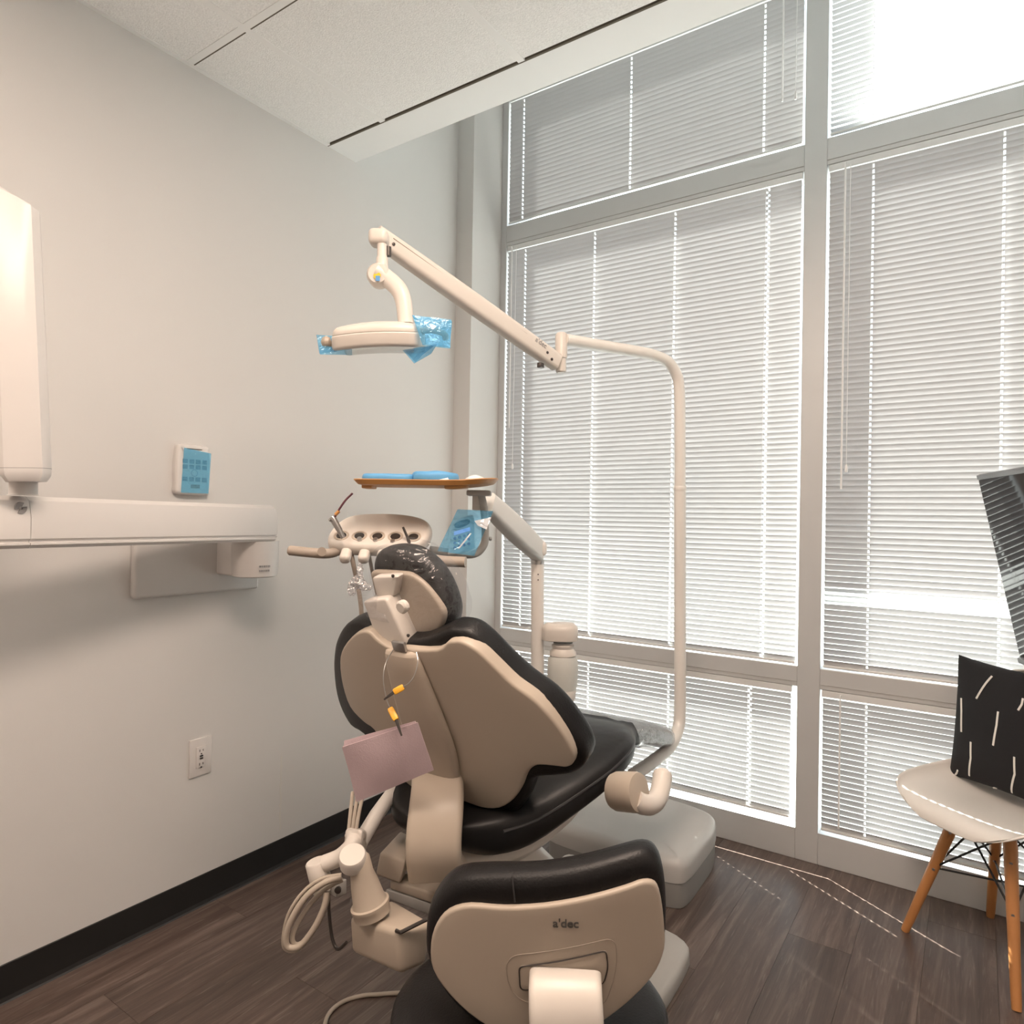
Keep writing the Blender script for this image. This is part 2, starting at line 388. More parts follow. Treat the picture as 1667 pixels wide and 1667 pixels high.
for y in ys[1:-1]:
    for i in range(len(xs)-1):
        bm = B(); box(bm, (xs[i]+(0 if i==0 else .012), y-0.012, CH-0.001), (xs[i+1]-.012, y+0.012, CH+0.03)); obj('ceiling_tee', bm, M_TEE, ceiling, smooth=False)
        bm = B(); box(bm, (xs[i]+(0.004 if i==0 else .012), y+0.012, CH-0.0008), (xs[i+1]-.012, y+0.0165, CH+0.012)); obj('gap_shadow_line', bm, M_DARKGAP, ceiling, smooth=False)  # dark strip painted in as the tee's shadow line, not an open gap
bm = B(); box(bm, (0, YB, CH-0.002), (0.018, YS0, CH+0.03)); obj('wall_angle', bm, M_TEE, ceiling, smooth=False)
for q, (i, j) in enumerate(sorted(LIGHTS)):
    x0, x1, y1, y0 = xs[i], xs[i+1], ys[j], ys[j+1]
    t = thing('ceiling_light', ['recessed ceiling light near the left wall', 'recessed ceiling light over the operator stool'][q], 'light', ((x0+x1)/2, (y0+y1)/2, CH+0.01), 'recessed ceiling lights')
    bm = B(); 
    for a, b in (((x0+.013,y0+.013),(x1-.013,y0+.04)), ((x0+.013,y1-.04),(x1-.013,y1-.013)), ((x0+.013,y0+.04),(x0+.04,y1-.04)), ((x1-.04,y0+.04),(x1-.013,y1-.04))):
        box(bm, (*a, CH), (*b, CH+0.028))
    obj('light_frame', bm, M_TEE, t, smooth=False)
    bm = B(); box(bm, (x0+.04, y0+.04, CH+0.004), (x1-.04, y1-.04, CH+0.01)); obj('diffuser', bm, M_GLOW, t, smooth=False)
    la = bpy.data.lights.new('troffer_light', 'AREA'); la.shape = 'RECTANGLE'; la.size = x1-x0-.1; la.size_y = y1-y0-.1; la.energy = TROFFER_W*(0.52 if j == 2 else 1.15); la.color = (1.0, 0.78, 0.64)
    lo = bpy.data.objects.new('troffer_light', la); col.objects.link(lo); lo.location = ((x0+x1)/2, (y0+y1)/2, CH-0.004)

# ---------------------------------------------------------------- windows
XL, XM0, XM1, XE = 0.098, 1.545, 1.627, 3.04
ZB, ZS0, ZS1, ZT0, ZT1 = 0.114, 0.666, 0.745, 2.672, 2.776
FD = 0.115
def member(par, name, lo, hi):
    bm = B(); c = (Vector(lo)+Vector(hi))/2; rbox(bm, c, Vector(hi)-Vector(lo), 0.0025, 2); return obj(name, bm, M_ALU, par, smooth=False)
for k, (x0, x1) in enumerate(((XL+0.035, XM0), (XM1, XE))):
    wn = bpy.data.objects.new('window_%d' % (k+1), None); col.objects.link(wn); wn.location = (x0, YF, 0); struct(wn, ['storefront window bay nearest the left wall', 'storefront window bay behind the white chair'][k])
    if k == 0: member(wn, 'frame_jamb', (XL, YF, 0), (XL+0.035, YF+FD, TOPZ))
    member(wn, 'frame_mullion', (x1, YF, 0), (x1+(XM1-XM0 if k == 0 else 0.08), YF+FD, TOPZ))
    for z0, z1, nm in ((0, ZB, 'bottom_rail'), (ZS0, ZS1, 'sill_bar'), (ZT0, ZT1, 'transom_bar'), (3.43, TOPZ, 'head_rail')):
        member(wn, nm, (x0, YF, z0), (x1, YF+FD, z1))
        if nm in ('sill_bar', 'transom_bar'):
            bm = B(); box(bm, (x0, YF-0.002, z0+0.018), (x1, YF+0.002, z0+0.0195)); obj('frame_groove', bm, M_GREYP, wn, smooth=False)
    bm = B(); box(bm, (x0, YF-0.001, ZB), (x1, YF+0.012, ZB+0.006)); obj('glazing_bead', bm, M_ALU, wn, smooth=False)
    for z0, z1 in ((ZB, ZS0), (ZS1, ZT0), (ZT1, 3.43)):
        bm = B(); box(bm, (x0, YF+0.085, z0), (x1, YF+0.089, z1)); obj('glass_pane', bm, M_GLASS, wn, smooth=False)
# outside ground
bm = B(); box(bm, (-60, YF+0.17, -0.35), (60, 120, -0.15)); struct(obj('pavement', bm, M_PAVE, smooth=False))

# ---------------------------------------------------------------- blinds
YBL = YF+0.008
PITCHZ = 0.0215
SLATS = {}
def slat_mesh(L, holes, long_holes=()):
    """curved slat with a cord hole at each ladder; long holes are skewed slots of two steps"""
    key = (round(L,4), tuple(holes), tuple(long_holes))
    if key in SLATS: return SLATS[key]
    W = 0.0125; hx = 0.0036; sk = 0.0093
    cuts = [(h-hx, h+hx, -0.0062, 0.0062) for h in holes if h not in long_holes]
    for h in long_holes: cuts += [(h-hx, h+hx, 0.0, 0.0108), (h+sk-hx, h+sk+hx, -0.0108, 0.0)]
    xs_ = sorted({-L/2, L/2} | {c[0] for c in cuts} | {c[1] for c in cuts})
    vs_ = [-W, -0.0108, -0.0062, 0.0, 0.0062, 0.0108, W]; bm = B()
    V = [[bm.verts.new((x, v, 0.0022*(1-(v/W)**2))) for v in vs_] for x in xs_]
    for a in range(len(xs_)-1):
        for b in range(len(vs_)-1):
            mx_, mv_ = (xs_[a]+xs_[a+1])/2, (vs_[b]+vs_[b+1])/2
            if any(c[0] < mx_ < c[1] and c[2] < mv_ < c[3] for c in cuts): continue
            bm.faces.new((V[a][b], V[a+1][b], V[a+1][b+1], V[a][b+1]))
    me = bpy.data.meshes.new('slat'); bm.to_mesh(me); bm.free(); me.materials.append(M_SLAT); me.shade_smooth(); SLATS[key] = me; return me
def blind(label, x0, x1, z0, z1, cords, tilt, wand=None, pull=None, foot=0.003, railtop=0.03):
    xc = (x0+x1)/2; L = x1-x0
    t = thing('window_blind', label, 'blind', (xc, YBL, z1), 'white slatted window blinds')
    bm = B(); rbox(bm, (xc, YBL+0.004, z1-0.0135), (L+0.006, 0.022, 0.025), 0.002, 2); obj('head_rail', bm, M_RAIL, t, smooth=False)
    bm = B(); rbox(bm, (xc, YBL, z0+foot+0.006), (L, 0.013, 0.010), 0.003, 2); obj('bottom_rail', bm, M_RAIL, t, smooth=False)
    me = slat_mesh(L, [c-xc for c in cords], [c-xc for c in cords if c in LIT])
    zlo, zhi = z0+foot+0.020, z1-railtop-0.012
    n = int(round((zhi-zlo)/PITCHZ))+1
    for i in range(n):
        z = zlo+(zhi-zlo)*i/(n-1)
        o = bpy.data.objects.new('slat', me); col.objects.link(o); o.parent = t
        a = tilt(z) if callable(tilt) else tilt
        o.location = (0, 0, z-z1); o.rotation_euler = (-R(a + random.uniform(-0.7, 0.7)), 0, 0)
    for c in cords:
        bm = B()
        for dy in (-0.0085, 0.0085): tube(bm, [(c-0.0022, YBL+dy, z0+0.012), (c-0.0022, YBL+dy, z1-0.02)], 0.00065, 5)
        obj('ladder_cord', bm, M_CORD, t)
    if wand:
        x, zb = wand; bm = B(); tube(bm, [(x, YBL-0.018, zb), (x, YBL-0.018, z1-0.03)], 0.0035, 6); w_ = obj('tilt_wand', bm, M_CORD, t)
        bm = B(); tube(bm, [(x, YBL-0.018, z1-0.035), (x, YBL-0.018, z1-0.012), (x, YBL-0.004, z1-0.012)], 0.0022, 6); obj('wand_hook', bm, M_CORD, w_)
    if pull:
        x, zb = pull; bm = B(); tube(bm, [(x, YBL-0.02, zb+0.02), (x+0.001, YBL-0.018, z1-0.02)], 0.0013, 5); p_ = obj('pull_cord', bm, M_CORD, t)
        bm = B(); lathe(bm, [(0.002,0.03),(0.005,0.022),(0.006,0.008),(0.0045,0)], (x, YBL-0.02, zb-0.008), n=10); obj('cord_tassel', bm, M_CORD, p_)
    return t
LB0, LB1, RB0, RB1 = XL+0.035+0.008, XM0-0.009, XM1+0.010, XE-0.008
LIT = (1.404, 1.36)
CL = [0.245, 0.631, 1.021, 1.404]; CLL = [0.245, 0.631, 1.021, 1.36]; CR = [1.785, 2.18, 2.58, 2.92]
blind('closed grey-looking blind in the upper transom pane left of the mullion', LB0, LB1, ZT1+0.004, 3.43, [0.222, 0.803, 1.388], 76, wand=(1.462, 2.965), pull=(1.512, 2.965))
blind('tall blind on the main pane behind the dental light pole', LB0, LB1, ZS1+0.002, ZT0, CL, 59, wand=(0.175, 1.75), pull=(0.20, 1.55))
blind('low blind on the floor-level pane behind the dental chair', LB0, LB1-0.014, ZB+0.006, ZS0, CLL, 66, foot=0.028)
blind('bright blind in the upper transom pane right of the mullion', RB0, RB1, ZT1+0.004, 3.43, CR, 3)
blind('tall blind on the main pane beside the wall-mounted monitor', RB0, RB1, ZS1+0.002, ZT0, CR, lambda z: 59 if not 0.985 < z < 1.05 else (25 if z < 1.03 else 40), wand=(1.693, 1.43), pull=(1.71, 1.5))
blind('low blind on the floor-level pane behind the white chair', RB0, RB1, ZB+0.006, ZS0, CR, 66, wand=(1.70, 0.16), foot=0.012)

# ================================================================== DENTAL CHAIR
XC = 1.146
t_ch = thing('dental_chair', 'cream and black dental patient chair raised in front of the windows', 'dental chair', (XC, 1.5, 0))
CY0, CZ0, CA, CK = 1.180, 0.675, R(24), 0.42
_cu = Vector((0, -math.sin(CA), math.cos(CA))); _cn = Vector((0, math.cos(CA), math.sin(CA)))
def back(s, t, h):
    """point on the reclined, wrapped backrest: s across, t up, h towards the patient"""
    return Vector((XC+s, CY0, CZ0)) + _cu*t + _cn*(CK*s*s + h)
def bhit(X, Y, h=0.0):
    """photo point (enlarged crop of the chair back) -> (s, t) on the wrapped back surface"""
    d = ray(530+.282*X, 880+.282*Y); O = Vector((XC, CY0, CZ0)); prev = None
    for i in range(1200):
        t = 0.9+1.5*i/1200; P = CAM+d*t-O; g = P.dot(_cn)-CK*P.x*P.x-h
        if prev is not None and prev < 0 <= g: return (P.x, max(-0.03, P.dot(_cu)))
        prev = g
    raise ValueError('outline point misses the back')
TAN = [(450,628),(640,630),(700,588),(740,580),(790,587),(880,640),(980,735),(1080,830),(1190,910),(1290,1010),(1380,1130),(1430,1235),(1425,1290),(1390,1312),(1340,1308),(1240,1300),(1190,1315),(1150,1365),(1125,1430),(1080,1500),(1000,1548),(900,1545),(800,1510),(700,1490),(600,1470),(530,1440),(470,1405),(380,1300),(320,1180),(280,1095),(220,1050),(140,960),(95,830),(80,700),(100,620),(170,540),(240,525),(290,570),(340,605),(390,625)]
BLK = [(560,560),(680,510),(740,490),(830,510),(920,580),(1030,690),(1150,800),(1290,900),(1400,1020),(1490,1150),(1518,1230),(1500,1285),(1440,1330),(1350,1345),(1240,1352),(1195,1395),(1165,1490),(1100,1560),(1000,1588),(900,1580),(780,1540),(600,1500),(480,1430),(380,1320),(300,1200),(245,1110),(170,1060),(110,960),(75,850),(60,720),(65,620),(80,555),(125,480),(190,455),(280,480),(370,530),(450,560)]
bm = B(); slab(bm, smooth2([bhit(*p) for p in TAN], 3), back, 0.0, 0.030, 0.006, 0.004, (0.03, .22), k=7); obj('back_shell', bm, M_CREAM_SHADE, t_ch)
bm = B(); slab(bm, smooth2([bhit(*p, h=0.03) for p in BLK], 3), back, 0.016, 0.085, 0.016, 0.028, (0.0, .22), k=7, puff=0.012); obj('back_cushion', bm, M_LEATHER, t_ch)
# spine cover down the middle of the shell
def spine_ring(t, hw, d, c=0.0):
    return [back(c+s*hw, t, h) for s, h in ((-1.0,.004),(-.97,-d*.6),(-.86,-d),(-.4,-d*1.05),(.1,-d*1.05),(.62,-d),(.86,-d*.55),(1.0,.004))]
bm = B(); rings = []
for t, hw, d, c in ((.392,.046,.004,.010),(.388,.047,.013,.010),(.36,.052,.018,.012),(.30,.060,.021,.014),(.22,.068,.022,.016),(.15,.072,.021,.018),(.08,.062,.020,.012),(.05,.055,.018,.008),(.035,.053,.006,.006)):
    rings.append([bm.verts.new(p) for p in spine_ring(t, hw, d, c)])
for a, b in zip(rings, rings[1:]): ring_faces(bm, a, b)
bm.faces.new(rings[0]); bm.faces.new(rings[-1]); obj('spine_cover', bm, M_CREAM_SHADE, t_ch, sub=1)
# curved bracket joining back and seat carriage
bm = B(); prof = rrect(0.112, 0.034, 0.012, 3)
path = catmull([D(712,1262,1.485), D(712,1290,1.440), D(710,1320,1.405), D(707,1355,1.383), D(706,1390,1.375), D(710,1426,1.390)], 6)
sweep(bm, path, prof, -FW); obj('back_bracket', bm, M_CREAM_SHADE, t_ch)
# clip plate between head bracket and shell
bm = B(); rbox(bm, back(.010,.404,-.004), (0.034, 0.008, 0.022), 0.002, 2, Matrix.Rotation(CA,3,'X')); obj('clip_plate', bm, M_STEEL, t_ch)

# headrest
HP = D(672, 968, 1.40); HA = R(17); HN = Vector((0, math.cos(HA), math.sin(HA)))
HU = Vector((0, -math.sin(HA), math.cos(HA))); HX = Vector((1,0,0))
def headpx(P, off=0.0):
    out = []
    for x, y in P:
        of = off*max(0, min(1, (x-600)/140)); q = onplane(x, y, HP+HN*of, HN)-HP; out.append((q.dot(HX), q.dot(HU)))
    return out
def headf(s, t, h): return HP + HX*s + HU*t + HN*(h + 0.5*s*s)
ho = headpx([(595,925),(600,908),(612,899),(632,894),(652,894),(670,897),(692,908),(713,927),(730,952),(742,982),(744,1004),(736,1024),(716,1034),(690,1036),(662,1032),(640,1022),(622,1004),(608,976),(598,946)], 0.034)
hs = headpx([(600,940),(604,931),(625,929),(655,929),(674,931),(695,944),(714,964),(729,988),(730,1006),(722,1020),(702,1027),(672,1025),(640,1012),(622,992),(608,962)], 0.020)
hc = (sum(p[0] for p in ho)/len(ho), sum(p[1] for p in ho)/len(ho))
bm = B(); slab(bm, smooth2(ho, 3), headf, 0.008, 0.068, 0.020, 0.026, hc, k=6, puff=0.008); hr = obj('headrest', bm, M_LEATHER, t_ch)
bm = B(); slab(bm, smooth2(hs, 3), headf, -0.002, 0.02, 0.007, 0.004, hc, k=5); obj('headrest_shell', bm, M_CREAM_SHADE, hr)
def hq(x, y, off): return onplane(x, y, HP+HN*off, HN)
# tapered bracket box behind the headrest
def prism_px(bm, P, o0, o1, r=0.006):
    c2 = headpx(P); cc = (sum(p[0] for p in c2)/len(c2), sum(p[1] for p in c2)/len(c2))
    slab(bm, [Vector(p) for p in c2], lambda s,t,h: HP+HX*s+HU*t+HN*h, o0, o1, r, 0.001, cc, k=3, seg=3)
def poly_round(P, r=4, k=3):
    out = []; n = len(P)
    for i in range(n):
        a, b, c = Vector(P[i-1]), Vector(P[i]), Vector(P[(i+1)%n]); u = (a-b).normalized(); v = (c-b).normalized()
        for j in range(k+1):
            f = j/k; p = (b+u*r)*(1-f)**2 + b*2*f*(1-f) + (b+v*r)*f*f; out.append((p.x, p.y))
    return out
bm = B(); prism_px(bm, poly_round([(611,967),(649,962),(683,1036),(678,1047),(640,1047)], 6), -0.040, 0.0); hb = obj('headrest_bracket', bm, M_CREAM_LIT, hr)
bm = B(); prism_px(bm, poly_round([(616,934),(658,932),(652,966),(624,968)], 5), -0.020, 0.0, 0.004); obj('hinge_yoke', bm, M_CREAM_LIT, hr)
bm = B(); lathe(bm, [(0.006,0),(0.013,0.002),(0.014,0.012),(0.010,0.016)], hq(660,985,-0.045), -HN, 16); obj('lock_knob', bm, M_CREAM_LIT, hr)
for x, y in ((639,938),(647,989),(664,1035)):
    bm = B(); lathe(bm, [(0.003,-0.003),(0.0038,0.0),(0.002,0.0015)], hq(x,y,-0.041 if y > 970 else -0.021), -HN, 10); obj('screw', bm, M_DARKST, hr)
# clear plastic cover over the headrest, gathered in a knot at the left
def wrap(s, t, h):
    p = headf(s, t, h); q = p*34
    return p + (HX*noise.noise(q) + HU*noise.noise(q+Vector((9,0,0))) + HN*noise.noise(q+Vector((0,7,0))))*0.006
big = [Vector((hc[0]+(p[0]-hc[0])*1.09, hc[1]+(p[1]-hc[1])*1.07)) for p in ho]
bm = B(); slab(bm, smooth2([(p.x,p.y) for p in big], 4), wrap, -0.012, 0.092, 0.03, 0.035, hc, k=9, seg=4); obj('plastic_cover', bm, M_CLEAR, hr)
M_KNOT = film('bunched_wrap', (0.90, 0.90, 0.92), 0.16, rough=0.10, wrinkle=1.0, wscale=60, gloss=0.30)
def crumple(bm, c, r, sq, seed, amp=0.45):
    """bunched plastic: a small noisy ball"""
    n = 14; rows = []
    for i in range(n+1):
        th_ = PI*i/n; row = []
        for j in range(n*2):
            ph = 2*PI*j/(n*2); v = Vector((math.sin(th_)*math.cos(ph)*sq[0], math.sin(th_)*math.sin(ph)*sq[1], math.cos(th_)*sq[2]))
            k = 1+amp*noise.noise(v*2.6+Vector((seed,0,0)))+0.25*noise.noise(v*7+Vector((0,seed,0))); row.append(bm.verts.new(c+v*(r*k)))
        rows.append(row)
    for a, b in zip(rows, rows[1:]): ring_faces(bm, a, b)
bm = B(); crumple(bm, D(583,948,1.43), 0.013, (1.2,1,1.0), 3); crumple(bm, D(573,958,1.43), 0.009, (1,1,1.5), 8); crumple(bm, D(586,930,1.43), 0.007, (0.8,1,2.4), 12); crumple(bm, D(594,956,1.42), 0.010, (1.6,1,.7), 15)
obj('cover_knot', bm, M_KNOT, hr)
bm = B(); sheet(bm, [D(580,962,1.43), D(604,952,1.41), D(634,1014,1.40), D(592,1006,1.43)], nx=9, ny=9, amp=0.012, sc_=45); obj('cover_skirt', bm, M_CLEAR, hr)

# seat and leg rest: one upholstered body lofted along the chair
ST = [(1.110,.04,.652,.632),(1.118,.08,.665,.616),(1.138,.12,.677,.600),(1.175,.162,.690,.586),(1.24,.205,.706,.590),(1.32,.248,.735,.626),(1.42,.286,.768,.664),(1.50,.293,.785,.690),(1.565,.280,.790,.697),(1.64,.243,.780,.695),(1.74,.208,.750,.672),(1.88,.186,.708,.636),(2.02,.172,.664,.596),(2.13,.160,.630,.566),(2.185,.135,.606,.562),(2.20,.08,.590,.572)]
def seat_ring(bm, y, hw, zt, zb, n=28, grow=0.0):
    vs = []; zc = (zt+zb)/2; hz = (zt-zb)/2+grow
    for k in range(n):
        a = 2*PI*k/n; c_, s_ = math.cos(a), math.sin(a); e = 0.42
        x = (hw+grow)*math.copysign(abs(c_)**e, c_); z = zc + hz*math.copysign(abs(s_)**0.62, s_)
        if s_ > 0: z -= 0.018*(1-(x/hw)**2)*max(0, min(1, (2.0-y)/0.4))
        vs.append(bm.verts.new((XC+x, y, z)))
    return vs
def dense(ST, k=3): return [tuple(v) for v in catmull4(ST, k)]
def catmull4(P, k):
    out = []
    for i in range(len(P)-1):
        p1, p2 = P[i], P[i+1]; p0 = P[i-1] if i else p1; p3 = P[i+2] if i+2 < len(P) else p2
        for j in range(k):
            t = j/k; out.append([0.5*((2*b)+(c-a)*t+(2*a-5*b+4*c-d)*t*t+(3*b-a-3*c+d)*t**3) for a,b,c,d in zip(p0,p1,p2,p3)])
    out.append(list(P[-1])); return out
bm = B(); rings = [seat_ring(bm, *s) for s in dense(ST)]
for a, b in zip(rings, rings[1:]): ring_faces(bm, a, b)
bm.faces.new(rings[0]); bm.faces.new(rings[-1]); seat = obj('seat_cushion', bm, mat('seat_leather', (0.010,0.0095,0.010), 0.42, var=0.2, scale=30, bump=1.0, bscale=16, spec=0.35), t_ch)
for sgn in (1, -1):
    bm = B(); pts = [(XC+sgn*(hw*0.985), y, zt-0.035*(zt-zb)/0.11-0.006) for y, hw, zt, zb in dense(ST[3:10])]
    tube(bm, pts, 0.0045, 8); obj('seat_piping', bm, M_STITCH, seat)
# clear plastic over the toe end
bm = B(); rings = [seat_ring(bm, *s, 56, 0.006) for s in dense(ST[10:])]
for r_ in rings:
    for v in r_:
        q = v.co*55; v.co += Vector((noise.noise(q), noise.noise(q+Vector((3,0,0))), noise.noise(q+Vector((0,5,0)))))*0.006
for a, b in zip(rings, rings[1:]): ring_faces(bm, a, b)
bm.faces.new(rings[-1]); obj('toe_cover', bm, film('toe_wrap', (0.85,0.85,0.88), 0.12, rough=0.06, wrinkle=1.0, wscale=70, gloss=0.5), t_ch)
# armrest on the near side: hub and curled grip
hub = D(1006, 1288, 1.46); ax = (D(1042, 1290, 1.425)-hub).normalized()
bm = B(); lathe(bm, [(0.036,-0.01),(0.040,0.0),(0.041,0.046),(0.039,0.053),(0.030,0.056)], hub, ax, 28); ar = obj('armrest_hub', bm, M_CREAM_SHADE, t_ch)
bm = B(); pts = catmull([D(1034,1302,1.425), D(1046,1309,1.43), D(1060,1309,1.45), D(1071,1297,1.48), D(1077,1275,1.51), D(1079,1254,1.53)], 5)
tube(bm, pts, [0.0215]*(len(pts)-2)+[0.020, 0.013], 14); obj('armrest_grip', bm, M_CREAM_LIT, t_ch)
# seat frame, carriage, lift arm, base
bm = B(); rings = []
for y, hw, z0, z1 in ((1.14,.10,.535,.605),(1.22,.15,.520,.605),(1.36,.19,.530,.64),(1.48,.215,.575,.69),(1.58,.19,.63,.71)):
    rings.append([bm.verts.new((XC+a*hw, y, z)) for a, z in ((-1,z1),(-.95,z0+.03),(-.75,z0),(.75,z0),(.95,z0+.03),(1,z1))])
for a, b in zip(rings, rings[1:]): ring_faces(bm, a, b)
bm.faces.new(rings[0]); bm.faces.new(rings[-1]); obj('seat_frame', bm, M_CREAM_LIT, t_ch, sub=1)
# carriage beam behind the seat (tan platform the bracket lands on)
def hexa(bm, P):
    v = [bm.verts.new(p) for p in P]
    for f in ((0,1,2,3),(4,7,6,5),(0,4,5,1),(1,5,6,2),(2,6,7,3),(3,7,4,0)): bm.faces.new([v[i] for i in f])
def bev(bm, r, seg=3):
    bmesh.ops.recalc_face_normals(bm, faces=bm.faces); bmesh.ops.bevel(bm, geom=list(bm.edges), offset=r, segments=seg, profile=0.5, affect='EDGES')
bm = B(); hexa(bm, [D(634,1432,1.50), D(756,1470,1.36), D(876,1405,1.50), D(752,1385,1.66), D(634,1448,1.50), D(756,1490,1.36), D(876,1425,1.50), D(752,1405,1.66)]); bev(bm, 0.005); obj('carriage_beam', bm, M_CREAM_SHADE, t_ch, angle=60)
bm = B(); hexa(bm, [D(618,1388,1.52), D(660,1402,1.47), D(676,1362,1.58), D(652,1352,1.62), D(611,1425,1.52), D(651,1440,1.47), D(672,1400,1.58), D(640,1400,1.62)]); bev(bm, 0.006); obj('carriage_cap', bm, M_CREAM_SHADE, t_ch, angle=60)
bm = B(); hexa(bm, [D(628,1447,1.50), D(705,1472,1.42), D(716,1462,1.50), D(650,1440,1.56), D(628,1462,1.50), D(705,1492,1.42), D(716,1482,1.50), D(650,1458,1.56)]); bev(bm, 0.003, 2); obj('carriage_rail', bm, M_GREYP, t_ch, angle=60)
bm = B(); path = catmull([(XC+0.02,1.30,.55),(XC+0.02,1.42,.42),(XC+.01,1.62,.24),(XC,1.75,.12)], 4); sweep(bm, path, rrect(0.22, 0.12, 0.03, 4), (0,-.6,1)); obj('lift_arm', bm, M_CREAM_LIT, t_ch)
bm = B(); rbox(bm, (XC+.02, 1.80, 0.12), (0.36, 0.42, 0.16), 0.04, 5); obj('base_housing', bm, M_CREAM_LIT, t_ch)
bp_ = smooth2([(XC-.22,1.42),(XC-.27,1.5),(XC-.29,1.85),(XC-.25,2.0),(XC-.1,2.03),(XC+.1,2.03),(XC+.26,2.0),(XC+.295,1.88),(XC+.295,1.5),(XC+.26,1.42),(XC,1.38)], 4)
bm = B(); slab(bm, bp_, lambda s,t,h: Vector((s,t,h)), 0.0, 0.05, 0.004, 0.018, (XC,1.55), k=3); obj('base_plate', bm, M_GREYP, t_ch)

# assistant arm under the left side of the chair: housing, post, elbows, tube, hoses
bm = B(); hexa(bm, [D(566,1490,1.36), D(648,1515,1.26), D(706,1500,1.30), D(640,1462,1.42), D(570,1552,1.36), D(652,1590,1.26), D(696,1570,1.30), D(640,1530,1.42)]); bev(bm, 0.014, 4); aa = obj('assistant_arm_housing', bm, M_CREAM_SHADE, t_ch, angle=60)
pa, pb = D(604,1478,1.335), D(583,1398,1.335); axp = (pb-pa).normalized(); Lp = (pb-pa).length
bm = B(); lathe(bm, [(0.036,-0.012),(0.036,0.0),(0.038,0.004),(0.038,0.010),(0.034,0.012),(0.031,0.02),(0.027,Lp*.5),(0.0225,Lp*.72),(0.0225,Lp),(0.020,Lp+.003)], pa, axp, 28); obj('swivel_post', bm, M_CREAM_SHADE, aa)
bm = B(); lathe(bm, [(0.022,-0.022),(0.026,-0.018),(0.0265,0.006),(0.024,0.010)], D(574,1396,1.325), (HZ_*0.85-FW*0.45), 28); obj('swivel_cap', bm, M_CREAM_LIT, aa)
bm = B(); lathe(bm, [(0.021,-0.03),(0.022,0.0),(0.0215,0.028),(0.019,0.031)], D(520,1425,1.40), axp, 24); obj('elbow_cap', bm, M_CREAM_LIT, aa)
bm = B(); tube(bm, catmull([D(528,1406,1.40), D(552,1396,1.40), D(572,1378,1.40), D(578,1362,1.42)], 4), [0.017]*12+[0.022], 12); obj('link_arm', bm, M_CREAM_LIT, aa)
bm = B(); hexa(bm, [D(562,1348,1.44), D(590,1350,1.40), D(598,1352,1.46), D(574,1344,1.50), D(558,1388,1.44), D(586,1394,1.40), D(598,1384,1.46), D(572,1380,1.50)]); bev(bm, 0.008, 3); obj('tube_socket', bm, M_CREAM_LIT, aa, angle=60)
bm = B(); tube(bm, [D(586,1372,1.45), D(612,1328,1.52), D(660,1262,1.66)], 0.0165, 16); obj('arm_tube', bm, M_POLE, aa)
bm = B(); hexa(bm, [D(518,1432,1.42), D(548,1440,1.38), D(565,1430,1.40), D(535,1424,1.44), D(520,1448,1.42), D(548,1462,1.38), D(565,1455,1.40), D(535,1445,1.44)]); bev(bm, 0.003, 2); bk = obj('hose_bracket', bm, M_GREYP, aa, angle=60)
bm = B(); lathe(bm, [(0.006,0),(0.007,0.006),(0.004,0.008)], D(551,1447,1.375), -FW, 14); obj('lock_screw', bm, M_DARKST, aa)
H1 = [[(556,1428),(530,1436),(500,1458),(478,1490),(466,1520),(468,1541),(488,1540),(512,1510),(528,1475),(532,1452)],
      [(558,1432),(534,1444),(508,1468),(486,1500),(476,1526),(482,1538),(498,1530),(518,1502),(531,1472),(534,1452)],
      [(556,1424),(526,1430),(496,1450),(472,1484),(462,1520),(464,1544),(484,1546),(508,1520),(526,1486),(530,1456)]]
for k, h in enumerate(H1):
    bm = B(); tube(bm, catmull([D(x, y, 1.36+0.012*k-0.02*math.sin(PI*i/9)) for i,(x,y) in enumerate(h)], 5), (0.0062, 0.0048, 0.004)[k], 10); obj('suction_hose', bm, M_HOSE, aa)
bm = B(); tube(bm, catmull([D(535,1452,1.40), D(536,1490,1.40), D(541,1528,1.39), D(550,1545,1.38), D(564,1534,1.37)], 5), 0.0034, 8); obj('drain_hose', bm, M_DARKST, aa)
for k in range(3):
    bm = B(); tube(bm, catmull([D(574+9*k,1290,1.52), D(571+7*k,1320,1.48), D(568+6*k,1350,1.45), D(566+5*k,1372,1.44)], 4), 0.0042, 8); obj('suction_hose', bm, M_HOSE, aa)
bm = B(); tube(bm, [D(645,1515,1.27), D(652,1518,1.262), D(700,1494,1.28), D(712,1488,1.29)], 0.0038, 8); obj('hand_lever', bm, M_DARKST, aa)

# ------------------------------------------------------------------ utility box on the floor in front of the chair
def slab_world(bm, P, z0, z1, r0, r1, cen, k=3, seg=5): slab(bm, smooth2(P, 4), lambda s,t,h: Vector((s,t,h)), z0, z1, r0, r1, cen, k=k, seg=seg)
t_ub = thing('floor_utility_box', 'grey rounded utility box on the floor beside the windows', 'utility box', (1.05, 2.42, 0))
P = [(0.80,2.23),(0.95,2.215),(1.18,2.205),(1.285,2.215),(1.318,2.26),(1.318,2.42),(1.31,2.56),(1.27,2.66),(1.12,2.70),(0.95,2.70),(0.82,2.68),(0.78,2.5),(0.775,2.3)]
bm = B(); slab_world(bm, P, 0.0, 0.085, 0.004, 0.004, (1.05,2.45)); obj('box_base', bm, mat('box_base_grey', (0.27,0.265,0.255), 0.5, var=0.02), t_ub)
P2 = [(1.05+(x-1.05)*1.012, 2.45+(y-2.45)*1.012) for x, y in P]
bm = B(); slab_world(bm, P2, 0.085, 0.165, 0.002, 0.036, (1.05,2.45), seg=6); obj('box_lid', bm, mat('box_lid_grey', (0.50,0.49,0.475), 0.45, var=0.015), t_ub)
